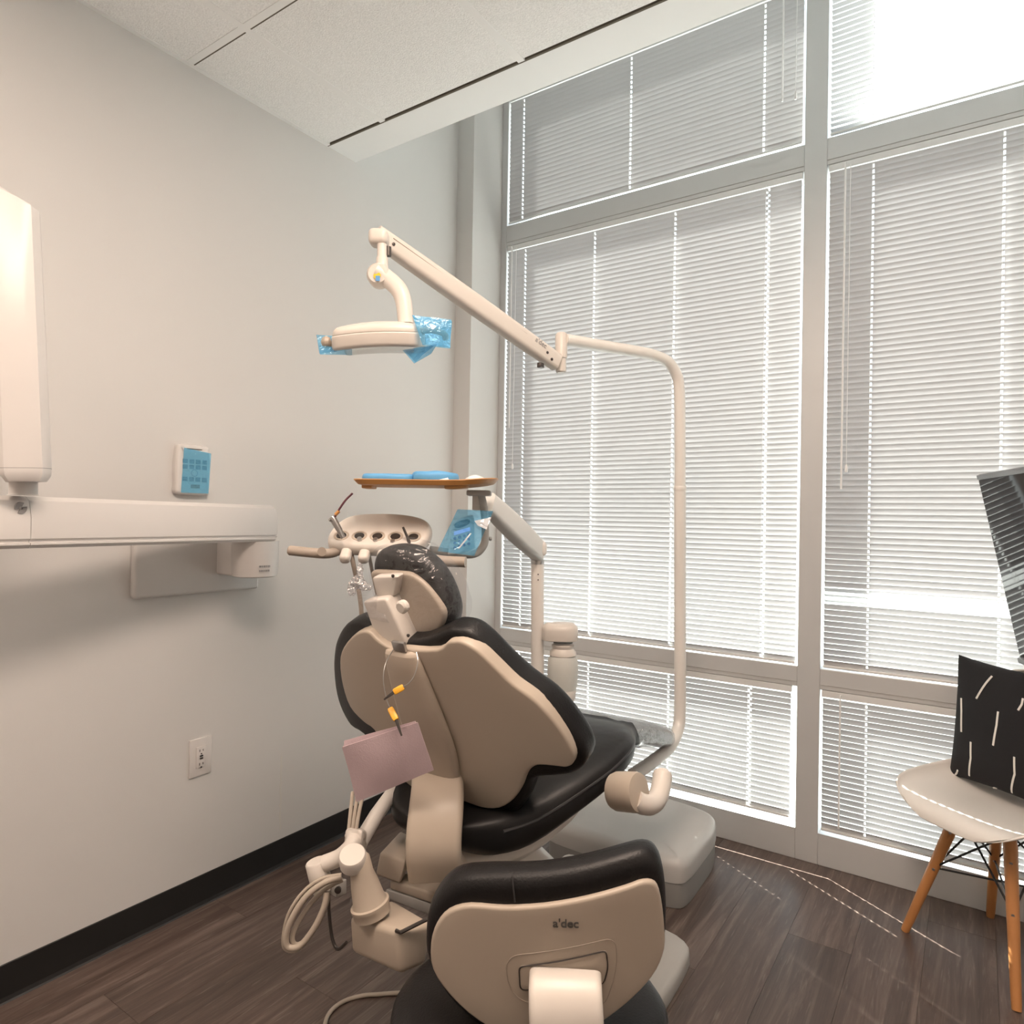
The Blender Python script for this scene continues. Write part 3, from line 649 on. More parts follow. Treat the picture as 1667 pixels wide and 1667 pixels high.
bm = B(); q = onplane(1012,1404,Vector((0,2.20,0)),Vector((0,1,0))); lathe(bm, [(0.018,-0.002),(0.019,0.004),(0.012,0.005)], (q.x, 2.206, q.z), (0,-1,0), 20); obj('cable_port', bm, M_BLACK, t_ub)

# ================================================================== DENTAL LIGHT
t_li = thing('dental_light', 'cream overhead dental light on a bent pole above the chair', 'dental light', D(1090, 1230, 2.38))
pole = [D(1030,1262,2.05), D(1062,1240,2.15), D(1090,1216,2.25), D(1104,1186,2.32), D(1107,1150,2.34), D(1107,1060,2.35), D(1107,960,2.36), D(1107,790,2.36)]
bm = B(); tube(bm, catmull(pole, 6), 0.0200, 20); obj('light_pole', bm, M_POLE, t_li)
bm = B(); lathe(bm, [(0.0200,0),(0.0212,0.002),(0.0212,0.016),(0.0200,0.018)], D(1107,800,2.36), (0,0,1), 20); obj('pole_collar', bm, M_POLE, t_li)
up_ = [D(1107,800,2.36), D(1107,700,2.36), D(1106,640,2.36), D(1102,612,2.355), D(1088,590,2.335), D(1066,579,2.31), D(1040,573,2.28), D(980,563,2.22), D(920,553,2.15)]
bm = B(); tube(bm, catmull(up_, 6), [0.0188]*49, 20); obj('upper_pole', bm, M_POLE, t_li)
bm = B(); e0 = D(913,605,2.15); lathe(bm, [(0.012,-0.004),(0.0165,0.0),(0.0165,0.04),(0.0195,0.042),(0.0195,0.115),(0.014,0.122)], e0, (0,0,1), 22); obj('elbow_joint', bm, M_CREAM_LIT, t_li)
# tapered flex arm
a0, a1 = D(906,590,2.13), D(612,382,1.78); dirv = (a1-a0).normalized()
bm = B(); n_ = 12; path = [a0.lerp(a1, i/n_) for i in range(n_+1)]; sweep(bm, path, rrect(0.044, 0.060, 0.015, 4), (0,0,1), [0.9+0.1*math.sin(PI*i/n_)-0.05*i/n_ for i in range(n_+1)]); arm = obj('flex_arm', bm, M_CREAM_LIT, t_li)
side = dirv.cross(Vector((0,0,1))).normalized(); side = side if side.dot(CAM-a0) > 0 else -side; upv = side.cross(dirv).normalized(); upv = upv if upv.z > 0 else -upv
bm = B(); tube(bm, [a0.lerp(a1,.22)+side*.0200+upv*.010, a0.lerp(a1,.94)+side*.0195+upv*.010], 0.0012, 6); obj('arm_seam', bm, M_TAUPE, arm)
for f, hgt in ((0.05,-.012),(0.085,-0.002),(0.93,-.004)):
    bm = B(); lathe(bm, [(0.0045,-0.002),(0.0045,0.001),(0.003,0.0015)], a0.lerp(a1,f)+side*.0205+upv*hgt, side, 12); obj('arm_screw', bm, M_DARKST, arm)
bm = B(); rbox(bm, D(880,595,2.09), (0.016,0.02,0.016), 0.003, 2); obj('tension_lever', bm, M_DARKST, arm)
obj('maker_lettering', text_bm("a'dec", 0.022, a0.lerp(a1,.135)+side*0.0215+upv*0.012, -dirv, upv, 0.0004), M_PRINTG, arm)
# knuckle at the upper end, spindle, lower link
bm = B(); rbox(bm, D(617,388,1.77), (0.05,0.05,0.042), 0.014, 4, rotz(34)); obj('end_knuckle', bm, M_CREAM_LIT, t_li)
bm = B(); tube(bm, [D(622,398,1.76), D(622,418,1.76), D(622,420,1.76), D(622,440,1.76)], [0.0125,0.0125,0.0150,0.0155], 18); obj('spindle', bm, M_CREAM_LIT, t_li)
bm = B(); tube(bm, [D(632,402,1.765), D(632,417,1.765)], 0.008, 10); obj('stop_pin', bm, M_DARKST, t_li)
lp = catmull([D(614,444,1.76), D(628,452,1.76), D(648,470,1.75), D(657,492,1.745), D(661,528,1.74)], 5)
bm = B(); tube(bm, lp, [0.024-0.004*i/(len(lp)-1) for i in range(len(lp))], 16, ry=[0.026-0.008*min(1,i/8) for i in range(len(lp))], up=FW); obj('lower_link', bm, M_CREAM_LIT, t_li)
bm = B(); lathe(bm, [(0.027,-0.025),(0.030,-0.016),(0.030,0.012),(0.024,0.02)], D(617,449,1.76), -FW, 24); kk = obj('link_knuckle', bm, M_CREAM_LIT, t_li)
bm = B(); lathe(bm, [(0.0095,0),(0.0095,0.0008)], D(614,449,1.738), -FW, 20); obj('warning_sticker', bm, mat('sticker_yellow', (0.65,0.48,0.02), 0.5), kk)
bm = B(); rbox(bm, D(615,453,1.736), (0.011,0.001,0.013), 0, 1, rotz(34)); obj('sticker_panel', bm, mat('sticker_blue', (0.10,0.30,0.60), 0.5), kk)
# lamp head: flat body in the view of its long side
hd_yaw = rotz(34.24); hx = hd_yaw @ Vector((1,0,0)); hy = hd_yaw @ Vector((0,1,0)); HZ = Vector((0,0,1))
LH = D(622, 548, 1.74)
def lh(px, py, dy=0.0): 
    p = D(px, py, 1.74); return p + hy*dy
out_ = [(-.115,-.06),(-.112,.06),(-.07,.095),(.02,.105),(.09,.09),(.108,.05),(.108,-.05),(.09,-.09),(.02,-.105),(-.07,-.095)]
def headm(s, t, h): return LH + hx*s + hy*(t*.85*math.cos(R(15)) - h*math.sin(R(15))) + HZ*(h*math.cos(R(15)) + t*.85*math.sin(R(15)) + 0.045*s - 0.55*(s-.01)**2)
bm = B(); slab(bm, smooth2(out_, 4), headm, -0.024, 0.012, 0.010, 0.004, (0,0), k=4); lhd = obj('lamp_head', bm, M_CREAM_LIT, t_li)
bm = B(); slab(bm, [Vector((p.x*.985,p.y*.985)) for p in smooth2(out_, 4)], headm, 0.012, 0.032, 0.001, 0.018, (0,0), k=4, puff=0.006); obj('lamp_cover', bm, M_CREAM_LIT, lhd)
lens = [(p[0]*.86+.012, p[1]*.86) for p in out_]
bm = B(); slab(bm, smooth2(lens, 4), headm, -0.040, -0.022, 0.012, 0.003, (0,0), k=4); obj('lens_shield', bm, film('clear_shield', (0.93,0.94,0.92), 0.14, rough=0.08, wrinkle=0.1, gloss=0.16), lhd)
# handles and their blue film
bm = B(); tube(bm, [D(534,560,1.72), D(556,558,1.72)], 0.0075, 12); lathe(bm, [(0.004,-0.012),(0.012,-0.008),(0.0155,0.0),(0.012,0.009),(0.004,0.0125)], D(531,557,1.715), hx, 16); obj('handle_knob', bm, M_CREAM_SHADE, lhd)
bm = B(); tube(bm, catmull([D(682,540,1.70), D(700,537,1.69), D(722,543,1.69), D(726,552,1.70)], 4), 0.008, 12); obj('handle_grip', bm, M_TAUPE, lhd)
bm = B(); sheet(bm, [D(671,513,1.66), D(735,520,1.68), D(733,568,1.68), D(688,562,1.66)], bulge=-0.012); obj('blue_film', bm, M_BLUE, lhd)
bm = B(); sheet(bm, [D(671,513,1.735), D(736,523,1.735), D(732,566,1.735), D(690,560,1.735)], bulge=0.008); obj('blue_film', bm, M_BLUE, lhd)
bm = B(); sheet(bm, [D(655,570,1.68), D(712,560,1.68), D(702,576,1.69), D(674,592,1.69)], nx=5, ny=4, amp=0.008); obj('blue_film', bm, M_BLUE, lhd)
bm = B(); sheet(bm, [D(660,572,1.72), D(708,562,1.72), D(690,576,1.725), D(676,590,1.725)], nx=5, ny=4, amp=0.008); obj('blue_film', bm, M_BLUE, lhd)
bm = B(); sheet(bm, [D(515,545,1.735), D(548,547,1.735), D(548,572,1.735), D(520,576,1.735)], nx=5, ny=4); obj('blue_film', bm, M_BLUE, lhd)
bm = B(); sheet(bm, [D(520,562,1.70), D(573,568,1.70), D(573,578,1.70), D(521,577,1.70)], nx=5, ny=3); obj('blue_film', bm, M_BLUE, lhd)

# ================================================================== DELIVERY UNIT
t_du = thing('delivery_unit', 'cream instrument delivery unit with taupe handles behind the headrest', 'delivery unit', D(875, 1150, 2.15))
bm = B(); tube(bm, [D(875,1160,2.15), D(875,1000,2.15), D(875,918,2.15)], 0.0205, 20); obj('support_post', bm, M_POLE, t_du)
bm = B(); tube(bm, catmull([D(875,1155,2.15), (1.0,1.80,.60), (1.04,1.70,.52), (XC-.08,1.55,.52)], 6), 0.0205, 16); obj('post_foot', bm, M_POLE, t_du)
bm = B(); lathe(bm, [(0.017,-0.004),(0.021,0.0),(0.021,0.012),(0.015,0.02)], D(875,918,2.15), (0,0,1), 20); obj('post_collar', bm, M_STEEL, t_du)
for y in (935, 944):
    bm = B(); lathe(bm, [(0.0022,-0.001),(0.0022,0.0012)], D(876,y,2.129), -FW, 10); obj('post_screw', bm, M_DARKST, t_du)
f0, f1 = D(877,898,2.15), D(794,818,1.86); n_ = 10
bm = B(); sweep(bm, [f0.lerp(f1,i/n_) for i in range(n_+1)], rrect(0.048, 0.074, 0.016, 4), (0,0,1), [0.80+0.20*math.sin(PI*(0.15+0.85*i/n_)) for i in range(n_+1)]); obj('flex_arm', bm, mat('arm_grey_white',(0.66,0.66,0.64),0.4,var=0.01), t_du)
bm = B(); rbox(bm, D(877,893,2.15), (0.05,0.055,0.05), 0.016, 4, rotz(34)); obj('arm_knuckle', bm, M_POLE, t_du)
# curved bracket tube: from the tray post round under the control head
bm = B(); tube(bm, catmull([D(782,800,1.82), D(788,830,1.82), D(790,868,1.82), D(788,886,1.82), D(778,899,1.82), D(762,903,1.81), D(735,900,1.79), D(700,895,1.77)], 5), 0.0105, 14); obj('bracket_tube', bm, M_GREYP, t_du)
bm = B(); rbox(bm, D(776,816,1.83), (0.022,0.03,0.05), 0.004, 2, rotz(34)); obj('tray_post', bm, M_CREAM_LIT, t_du)
bm = B(); rbox(bm, D(780,803,1.80), (0.064,0.07,0.014), 0.004, 2, rotz(34)); obj('tray_mount', bm, M_GREYP, t_du)
bm = B(); lathe(bm, [(0.004,0),(0.006,0.003),(0.004,0.008)], D(796,877,1.80), hx, 10); obj('lock_knob', bm, M_STEEL, t_du)
# control head: rounded flat body, tipped towards the operator
DH = D(622, 872, 1.72); tip = Matrix.Rotation(R(36), 3, hx)
hyt = tip @ hy; hzt = tip @ HZ
def ctl(s, t, h): return DH + hx*s + hyt*t + hzt*h
oc = [(-.128,-.035),(-.105,-.058),(-.05,-.066),(.03,-.066),(.09,-.058),(.118,-.032),(.126,.01),(.105,.05),(.05,.072),(-.03,.075),(-.09,.062),(-.122,.02)]
bm = B(); slab(bm, smooth2(oc, 4), ctl, -0.020, 0.020, 0.016, 0.014, (0,0), k=4); chd = obj('control_head', bm, M_CREAM_LIT, t_du)
for k in range(5):
    s = -.094+.0445*k; q = ctl(s, -.028, .0195)
    bm = B(); lathe(bm, [(0.0190,-0.003),(0.0190,0.0015),(0.0145,0.0025),(0.0125,-0.004)], q, hzt, 22); obj('holder_ring', bm, M_CREAM_SHADE, chd)
    bm = B(); lathe(bm, [(0.0125,-0.001),(0.0125,0.0012)], q, hzt, 18); obj('holder_bore', bm, M_DARKST, chd)
for k in range(4):
    s = -.072+.0445*k; bm = B(); rbox(bm, ctl(s-.004, -.072, -.004), (0.026,0.05,0.026), 0.010, 4, tip @ hd_yaw); obj('holder_finger', bm, M_CREAM_LIT, chd)
# handles
def grip(P, r0):
    bm = B(); pts = catmull(P, 5); tube(bm, pts, r0, 16); return obj('grip_handle', bm, M_TAUPE, t_du)
g1 = grip([D(472,896,1.66), D(500,899,1.66), D(535,901,1.67), D(560,893,1.69), D(590,885,1.71)], 0.0122)
bm = B(); lathe(bm, [(0.011,0),(0.011,0.001)], D(524,898,1.645), -FW, 20); obj('grip_button', bm, M_TAUPE, g1)
bm = B(); lathe(bm, [(0.0122,-0.003),(0.0122,0.0),(0.009,0.004)], D(472,896,1.66), D(465,895,1.66)-D(472,896,1.66), 16); obj('grip_end', bm, M_TAUPE, g1)
g2 = grip([D(660,896,1.67), D(690,907,1.66), D(720,913,1.65), D(758,915,1.64)], 0.0130)
# handpiece with curved tip, standing in the first holder
bm = B(); tube(bm, [D(559,876,1.65), D(552,862,1.65), D(543,846,1.65), D(540,842,1.65)], [0.0055,0.0075,0.0085,0.0075], 12); hp_ = obj('syringe_body', bm, M_STEEL, chd)
bm = B(); tube(bm, catmull([D(545,842,1.65), D(551,831,1.65), D(562,815,1.65), D(574,803,1.65)], 4), 0.0026, 8); obj('syringe_tip', bm, M_PURPLE, hp_)
bm = B(); tube(bm, [D(546,838,1.65), D(552,832,1.65)], 0.0042, 10); obj('tip_collar', bm, M_TRAY, hp_)
bm = B(); tube(bm, [D(540,848,1.645), D(536,846,1.64)], 0.0035, 8); obj('syringe_button', bm, M_STEEL, hp_)
bm = B(); tube(bm, [D(667,886,1.67), D(663,874,1.67), D(656,858,1.67)], [0.005,0.0034,0.0028], 10); obj('scaler_tip', bm, M_DARKST, chd)
for k,(x,y) in enumerate(((611,877),(639,880),(585,876))):
    bm = B(); tube(bm, [D(x,y,1.668), D(x+2,y+9,1.68)], 0.006, 10); obj('hose_coupler', bm, M_STEEL, chd)
bm = B(); tube(bm, catmull([D(572,902,1.68), D(576,922,1.68), D(582,950,1.69), D(588,990,1.70), D(590,1040,1.72), D(600,1100,1.75)], 5), 0.0058, 10); obj('instrument_hose', bm, M_TAUPE, t_du)
for k in range(3):
    bm = B(); tube(bm, catmull([D(600+24*k,898,1.69), D(606+20*k,930,1.72), D(620+10*k,1000,1.75), D(630+6*k,1080,1.77)], 5), 0.0048, 8); obj('instrument_hose', bm, M_HOSE, t_du)
# touchpad under blue film
KP = D(752, 872, 1.70); kn = (CAM-KP).normalized(); kx = (D(772,868,1.72)-D(730,880,1.70)).normalized(); ky = kn.cross(kx).normalized(); kx = ky.cross(kn).normalized()
def kp(s, t, h): return KP + kx*(s+0.30*t) + ky*t + kn*h
P = [(-.030,-.040),(.030,-.040),(.034,-.02),(.031,.036),(.015,.043),(-.015,.043),(-.031,.036),(-.034,-.02)]
bm = B(); slab(bm, smooth2(P, 4), kp, -0.016, 0.0, 0.006, 0.005, (0,0), k=3); tp_ = obj('touchpad', bm, M_CREAM_LIT, t_du)
bm = B(); slab(bm, [Vector(p) for p in [(-.021,.006),(.021,.006),(.021,.015),(-.021,.015)]], kp, 0.0, 0.0012, 0.0002, 0.0002, (0,.0105), k=2, seg=1); obj('touchpad_display', bm, emit_mat('lcd_glow', (0.32,0.25,0.95), 0.55), tp_, smooth=False)
for r_ in range(3):
    for c_ in range(4):
        q = kp(-.018+.012*c_, -.002-.011*r_, 0.0); bm = B(); lathe(bm, [(0.0038,-0.0005),(0.0038,0.001),(0.003,0.0014)], q, kn, 10); obj('keypad_button', bm, mat('button_indigo',(0.05,0.08,0.30),0.5), tp_)
bm = B(); slab(bm, smooth2([(-.018,.024),(0,.020),(.018,.024),(.018,.034),(0,.037),(-.018,.034)],3), kp, 0.0, 0.0012, 0.0003, 0.0003, (0,.028), k=2, seg=1); obj('status_badge', bm, M_BTN, tp_)
bm = B(); sheet(bm, [D(745,829,1.68), D(803,832,1.70), D(772,905,1.70), D(712,897,1.67)], bulge=0.006, nx=10, ny=10); obj('blue_film', bm, M_BLUE, tp_)
bm = B(); sheet(bm, [D(772,848,1.69), D(800,842,1.695), D(792,862,1.69), D(778,856,1.69)], nx=4, ny=4, amp=0.008); obj('film_flap', bm, film('milky_film',(0.9,0.92,0.95),0.55,gloss=0.2), tp_)
bm = B(); sheet(bm, [D(765,868,1.675), D(768,868,1.675), D(748,893,1.67), D(745,893,1.67)], nx=2, ny=6, amp=0.002); obj('film_flap', bm, film('milky_film',(0.9,0.92,0.95),0.55), tp_)
# water bottle on the support post
WB = D(916, 1092, 2.13)
def wz(y): return D(916, y, 2.13).z
bm = B(); slab(bm, smooth2([(-.052,-.018),(-.03,-.035),(.02,-.042),(.05,-.028),(.058,.0),(.05,.028),(.02,.042),(-.03,.035),(-.052,.018)],3), lambda s,t,h: Vector((WB.x,WB.y,0))+hx*(s-.012)+hy*t+HZ*h, wz(1042), wz(1014), 0.003, 0.022, (0,0), k=4); cap_ = obj('bottle_cap_housing', bm, M_CREAM_LIT, t_du)
def prof(L): return [(r, wz(y)-wz(1135)) for r, y in L]
c0 = (WB.x, WB.y, wz(1135))
bm = B(); lathe(bm, prof([(.030,1046),(.030,1050)]) + [], c0, n=24); obj('bottle_thread', bm, M_GREYP, cap_)
bm = B(); lathe(bm, prof([(.036,1064),(.046,1072),(.048,1090),(.047,1110),(.041,1124)]), c0, n=28); obj('water_bottle', bm, M_FROST, cap_)
bm = B(); lathe(bm, prof([(.030,1048),(.036,1050),(.033,1055),(.041,1061),(.042,1066),(.038,1067)]), c0, n=28); obj('bottle_neck', bm, M_CREAM_LIT, cap_)
bm = B(); lathe(bm, prof([(.041,1120),(.043,1122),(.041,1136),(.038,1138)]), c0, n=28); obj('bottle_foot', bm, M_CREAM_LIT, cap_)

# ------------------------------------------------------------------ tray and what lies on it
TR = D(698, 792, 1.72); TZ = TR.z
t_tr = thing('instrument_tray', 'orange-tan plastic instrument tray on top of the delivery unit', 'tray', TR)
def tr(s, t, h): return TR + hx*s + hy*t + HZ*(h + max(0, s-.075)*0.10)
o1 = [(-.165,-.085),(-.172,-.06),(-.172,.06),(-.165,.085),(-.13,.095),(.09,.095),(.15,.075),(.172,.03),(.172,-.03),(.15,-.07),(.09,-.095),(-.13,-.095)]
def tray_rings(f, h): return [(p.x*f, p.y*f, h) for p in smooth2(o1, 3)]
bm = B(); rr = [[bm.verts.new(tr(*p)) for p in tray_rings(f, h)] for f, h in ((.90,.004),(.955,.006),(.985,.0115),(1.0,.0125),(1.005,.0105),(.985,.007),(.945,0.0),(.90,-.001))]
for a, b in zip(rr, rr[1:]): ring_faces(bm, a, b)
bm.faces.new(rr[0]); bm.faces.new(rr[-1]); obj('tray_pan', bm, M_TRAY, t_tr)
bm = B(); slab(bm, smooth2([(-.02,-.02),(.02,-.02),(.03,0),(.02,.02),(-.02,.02),(-.03,0)],3), lambda s,t,h: tr(s+.075,t-.06,h), -.008, 0.001, 0.004, 0.001, (0,0), k=2); obj('tray_foot', bm, M_TRAY, t_tr)
bm = B(); slab(bm, smooth2([(-.012,-.03),(.012,-.03),(.014,0),(.012,.03),(-.012,.03),(-.014,0)],3), lambda s,t,h: tr(s-.150,t,h), -.008, 0.001, 0.003, 0.001, (0,0), k=2); obj('tray_foot', bm, M_TRAY, t_tr)
def pouch(name, label, P, z, h, m, puff=0.004, amp=0.003):
    c = (sum(p[0] for p in P)/len(P), sum(p[1] for p in P)/len(P)); o = tr(c[0], c[1], z)
    bm = B(); slab(bm, smooth2(P, 4), lambda s,t,hh: tr(s,t,hh)+HZ*(amp*noise.noise(Vector((s*30,t*30,hh*9)))), z, z+h, h*.3, h*.4, c, k=5, puff=puff)
    return tag(obj(name, bm, m, None, origin=o), label, 'pouch')
pouch('sterilization_pouch', 'flat blue wrapped instrument pouch at the left end of the tray', [(-.150,-.055),(-.045,-.055),(-.035,.0),(-.045,.055),(-.150,.05),(-.155,0)], .006, .022, M_PACK, 0.002, 0.001)
p2 = pouch('sterilization_pouch', 'puffed blue wrapped pouch lying in the middle of the tray', [(-.032,-.05),(.05,-.055),(.072,-.02),(.07,.04),(.03,.055),(-.03,.05)], .0085, .026, M_PACK, 0.006, 0.002)
bm = B(); sheet(bm, [tr(.012,-.062,.008), tr(.06,-.060,.008), tr(.052,-.052,.020), tr(.02,-.052,.022)], nx=6, ny=4, amp=0.002, thick=0.001); obj('pouch_window', bm, M_PAPERW, p2)
pouch('gauze_pack', 'crumpled white gauze pack near the right end of the tray', [(.10,-.03),(.128,-.035),(.14,0),(.128,.03),(.10,.028),(.09,0)], .006, .014, M_PAPERW, .005, .004)['category'] = 'gauze'
pouch('floss_wrapper', 'small green and white wrapper between pouch and gauze', [(.074,-.06),(.092,-.062),(.095,-.045),(.075,-.042)], .006, .008, M_GREEN, .001, .001)['category'] = 'wrapper'

# ================================================================== PATIENT BIB
bp0 = D(632, 1240, 1.33)
t_bb = thing('patient_bib', 'mauve paper bib hanging by yellow clips from the chair back', 'bib', D(655,1060,1.375))
bm = B(); sheet(bm, [D(557,1216,1.36), D(680,1176,1.315), D(706,1254,1.335), D(580,1306,1.385)], nx=14, ny=10, amp=0.004, sc_=9, thick=0.0012, bulge=-0.006); obj('paper_bib', bm, M_BIB, t_bb)
bm = B(); sheet(bm, [D(560,1206,1.372), D(676,1174,1.327), D(682,1192,1.327), D(558,1220,1.372)], nx=12, ny=3, amp=0.003, sc_=14, thick=0.0012); obj('folded_edge', bm, M_BIB, t_bb)
def clip(a, b, c, d):
    """yellow spring clip from a to b with steel jaws b to c"""
    bm = B(); sweep(bm, [a, a.lerp(b,.15), a.lerp(b,.85), b], rrect(0.0125, 0.009, 0.003, 2), (CAM-a).normalized(), [.8,1,1,.8]); k = obj('clip_body', bm, M_YELLOW, t_bb)
    bm = B(); sweep(bm, [b, b.lerp(c,.5), c], rrect(0.0055, 0.004, 0.0012, 2), (CAM-a).normalized(), [1.2,1,.6]); obj('clip_jaw', bm, M_DARKST, k)
clip(D(657,1118,1.315), D(641,1127,1.31), D(625,1139,1.305), 0)
clip(D(635,1153,1.33), D(645,1172,1.315), D(654,1198,1.305), 0)
bm = B(); tube(bm, catmull([D(678,1062,1.335), D(680,1078,1.322), D(675,1098,1.315), D(666,1112,1.312), D(655,1119,1.312)], 5), 0.0011, 6); obj('cord_strand', bm, M_STEEL, t_bb)
bm = B(); tube(bm, catmull([D(640,1058,1.385), D(628,1080,1.36), D(624,1108,1.345), D(630,1140,1.335), D(637,1156,1.328)], 5), 0.0011, 6); obj('cord_strand', bm, M_STEEL, t_bb)

# ================================================================== OPERATOR STOOL
t_st = thing('operator_stool', 'black dental operator stool with a cream shell backrest in front', 'stool', (1.42, 1.02, 0))
SP = D(892, 1540, 1.00)
sn = ((SP-CAM).xy.to_3d().normalized()*math.cos(R(8)) + Vector((0,0,1))*math.sin(R(8))).normalized()
sxv = Vector((0,0,1)).cross(sn).normalized()*-1; sxv = sxv if sxv.dot(RT) > 0 else -sxv; suv = sxv.cross(sn); suv = suv if suv.z > 0 else -suv
def st2(P):
    out = []
    for x, y in P:
        q = onplane(x, y, SP, sn)-SP; out.append((q.dot(sxv), q.dot(suv)))
    return out
def stf(s, t, h): return SP + sxv*s + suv*t + sn*(h + 0.95*s*s)
so = st2([(688,1600),(683,1560),(690,1515),(712,1475),(745,1448),(800,1436),(880,1430),(960,1419),(1020,1409),(1055,1407),(1078,1420),(1088,1450),(1093,1500),(1092,1550),(1085,1590),(1060,1625),(1020,1655),(970,1685),(900,1702),(830,1702),(770,1685),(720,1650)])
ss = st2([(700,1600),(696,1560),(706,1525),(728,1496),(765,1480),(820,1477),(890,1470),(960,1460),(1020,1450),(1050,1445),(1070,1453),(1080,1480),(1086,1530),(1086,1565),(1072,1598),(1045,1625),(1005,1652),(960,1675),(900,1690),(840,1688),(780,1668),(730,1635)])
cs = (0, 0)
bm = B(); slab(bm, smooth2(so, 3), stf, 0.002, 0.06, 0.020, 0.026, cs, k=6, puff=.01); sb = obj('backrest_cushion', bm, M_LEATHER, t_st)
bm = B(); slab(bm, smooth2(ss, 3), stf, -0.006, 0.03, 0.005, 0.003, cs, k=6); sh = obj('backrest_shell', bm, M_CREAM_SHADE, t_st)
# pocket outlines and recessed slot
def loop(P, h, r, name, m, par, rnd=12):
    Q = [Vector((*p,0)) for p in st2(poly_round(P, rnd, 5))]; bm = B(); n = len(Q)
    for i in range(n):
        a, b = Q[i], Q[(i+1)%n]
        if (a-b).length > 1e-5: 
            for t_ in range(6):
                u, v = a.lerp(b,t_/6), a.lerp(b,(t_+1)/6); tube(bm, [stf(u.x,u.y,h), stf(v.x,v.y,h)], r, 5, cap=False)
    return obj(name, bm, m, par)
loop([(826,1553),(1003,1527),(1005,1580),(985,1640),(842,1625),(823,1590)], -0.0062, 0.0006, 'shell_groove', M_TAUPE, sh, 22)
c2 = st2(poly_round([(845,1568),(988,1546),(991,1575),(984,1600),(846,1605)], 8, 4)); cc = (sum(p[0] for p in c2)/len(c2), sum(p[1] for p in c2)/len(c2))
bm = B(); slab(bm, [Vector(p) for p in c2], stf, -0.0070, -0.004, 0.001, 0.0005, cc, k=3, seg=2); obj('shell_slot', bm, M_TAUPE, sh)
c2 = st2(poly_round([(846,1570),(986,1549),(989,1575),(982,1602),(848,1607)], 8, 4))
bm = B(); slab(bm, [Vector(p) for p in c2], stf, -0.0074, -0.004, 0.001, 0.0005, cc, k=3, seg=2); obj('slot_lip', bm, M_CREAM_SHADE, sh)
loop([(845,1569),(987,1547),(990,1575),(983,1601),(847,1606)], -0.0072, 0.0011, 'slot_edge', M_DARKST, sh, 8)
# support arm: leaves the slot and drops down under the seat
bm = B(); s0 = [stf(.026,-.040,-.004), stf(.026,-.050,-.032), stf(.028,-.080,-.048), stf(.032,-.135,-.052), stf(.034,-.20,-.040), stf(.034,-.28,-.01), stf(.03,-.33,.06), stf(.02,-.345,.16)]
sweep(bm, catmull(s0, 5), rrect(0.105, 0.024, 0.010, 4), -sn*0.7+suv*0.7); obj('backrest_arm', bm, M_CREAM_LIT, t_st)
lp0 = stf(*st2([(921,1499)])[0], -0.0068)
obj('maker_lettering', text_bm("a'dec", 0.0185, lp0, sxv+suv*0.03, suv, 0.0005, bold=0.0003), M_PRINT, sh)
# stitch seam across the top roll
seam = st2([(833,1433),(836,1452),(838,1470)]); bm = B(); tube(bm, [stf(s, t, (0.006,-0.0005,0.0)[i]) for i,(s,t) in enumerate(seam)], 0.0014, 6); obj('cushion_seam', bm, M_STITCH, sb)
# seat, column, star base, casters
SC = Vector((SP.x, SP.y, 0)) + Vector((sn.x, sn.y, 0)).normalized()*0.13; SZ = 0.52
Pse = [(.22*math.cos(a)*(1.0+0.04*math.cos(2*a)), .20*math.sin(a)) for a in [2*PI*k/20 for k in range(20)]]
fx = sxv; fy = Vector((sn.x,sn.y,0)).normalized()
bm = B(); slab(bm, smooth2(Pse, 3), lambda s,t,h: SC+fx*(s-0.03)+fy*t+HZ*(h-0.10*max(0,-s-.1)), SZ-.075, SZ, 0.02, 0.032, (0,0), k=5, puff=.008); obj('stool_seat', bm, M_LEATHER, t_st)
SB = SC - fx*0.03
bm = B(); lathe(bm, [(0.045,.20),(0.045,.34),(0.03,.345),(0.03,.44),(0.10,.447)], SB, n=20); obj('gas_column', bm, M_STEEL, t_st)
bm = B(); lathe(bm, [(0.05,.10),(0.06,.13),(0.055,.2),(0.045,.205)], SB, n=20); obj('base_hub', bm, M_BLACK, t_st)
for k in range(5):
    a = 2*PI*k/5+0.9; dv = Vector((math.cos(a), math.sin(a), 0))
    bm = B(); tube(bm, [SB+dv*.03+HZ*.15, SB+dv*.12+HZ*.125, SB+dv*.25+HZ*.085], [.022,.02,.014], 10); lg = obj('base_leg', bm, M_BLACK, t_st)
    bm = B(); c_ = SB+dv*.25; lathe(bm, [(0.02,-.02),(0.03,-.016),(0.03,.016),(0.02,.02)], c_+HZ*.03, dv.cross(HZ), 18); lathe(bm, [(0.006,.03),(0.006,.085)], c_, n=8); obj('caster', bm, M_BLACK, lg)
# hose on the floor beside the stool
bm = B()
def fl(x, y, z=0.006):
    d = ray(x, y); return CAM + d*((z-CAM.z)/d.z)
tube(bm, catmull([fl(524,1700), fl(533,1655), fl(556,1632), fl(590,1621), fl(625,1618), fl(680,1612), fl(740,1590)], 6), 0.0055, 10)
tag(obj('floor_hose', bm, M_HOSE, None, origin=fl(590,1621)), 'thin beige hose curling across the floor beside the stool', 'hose')

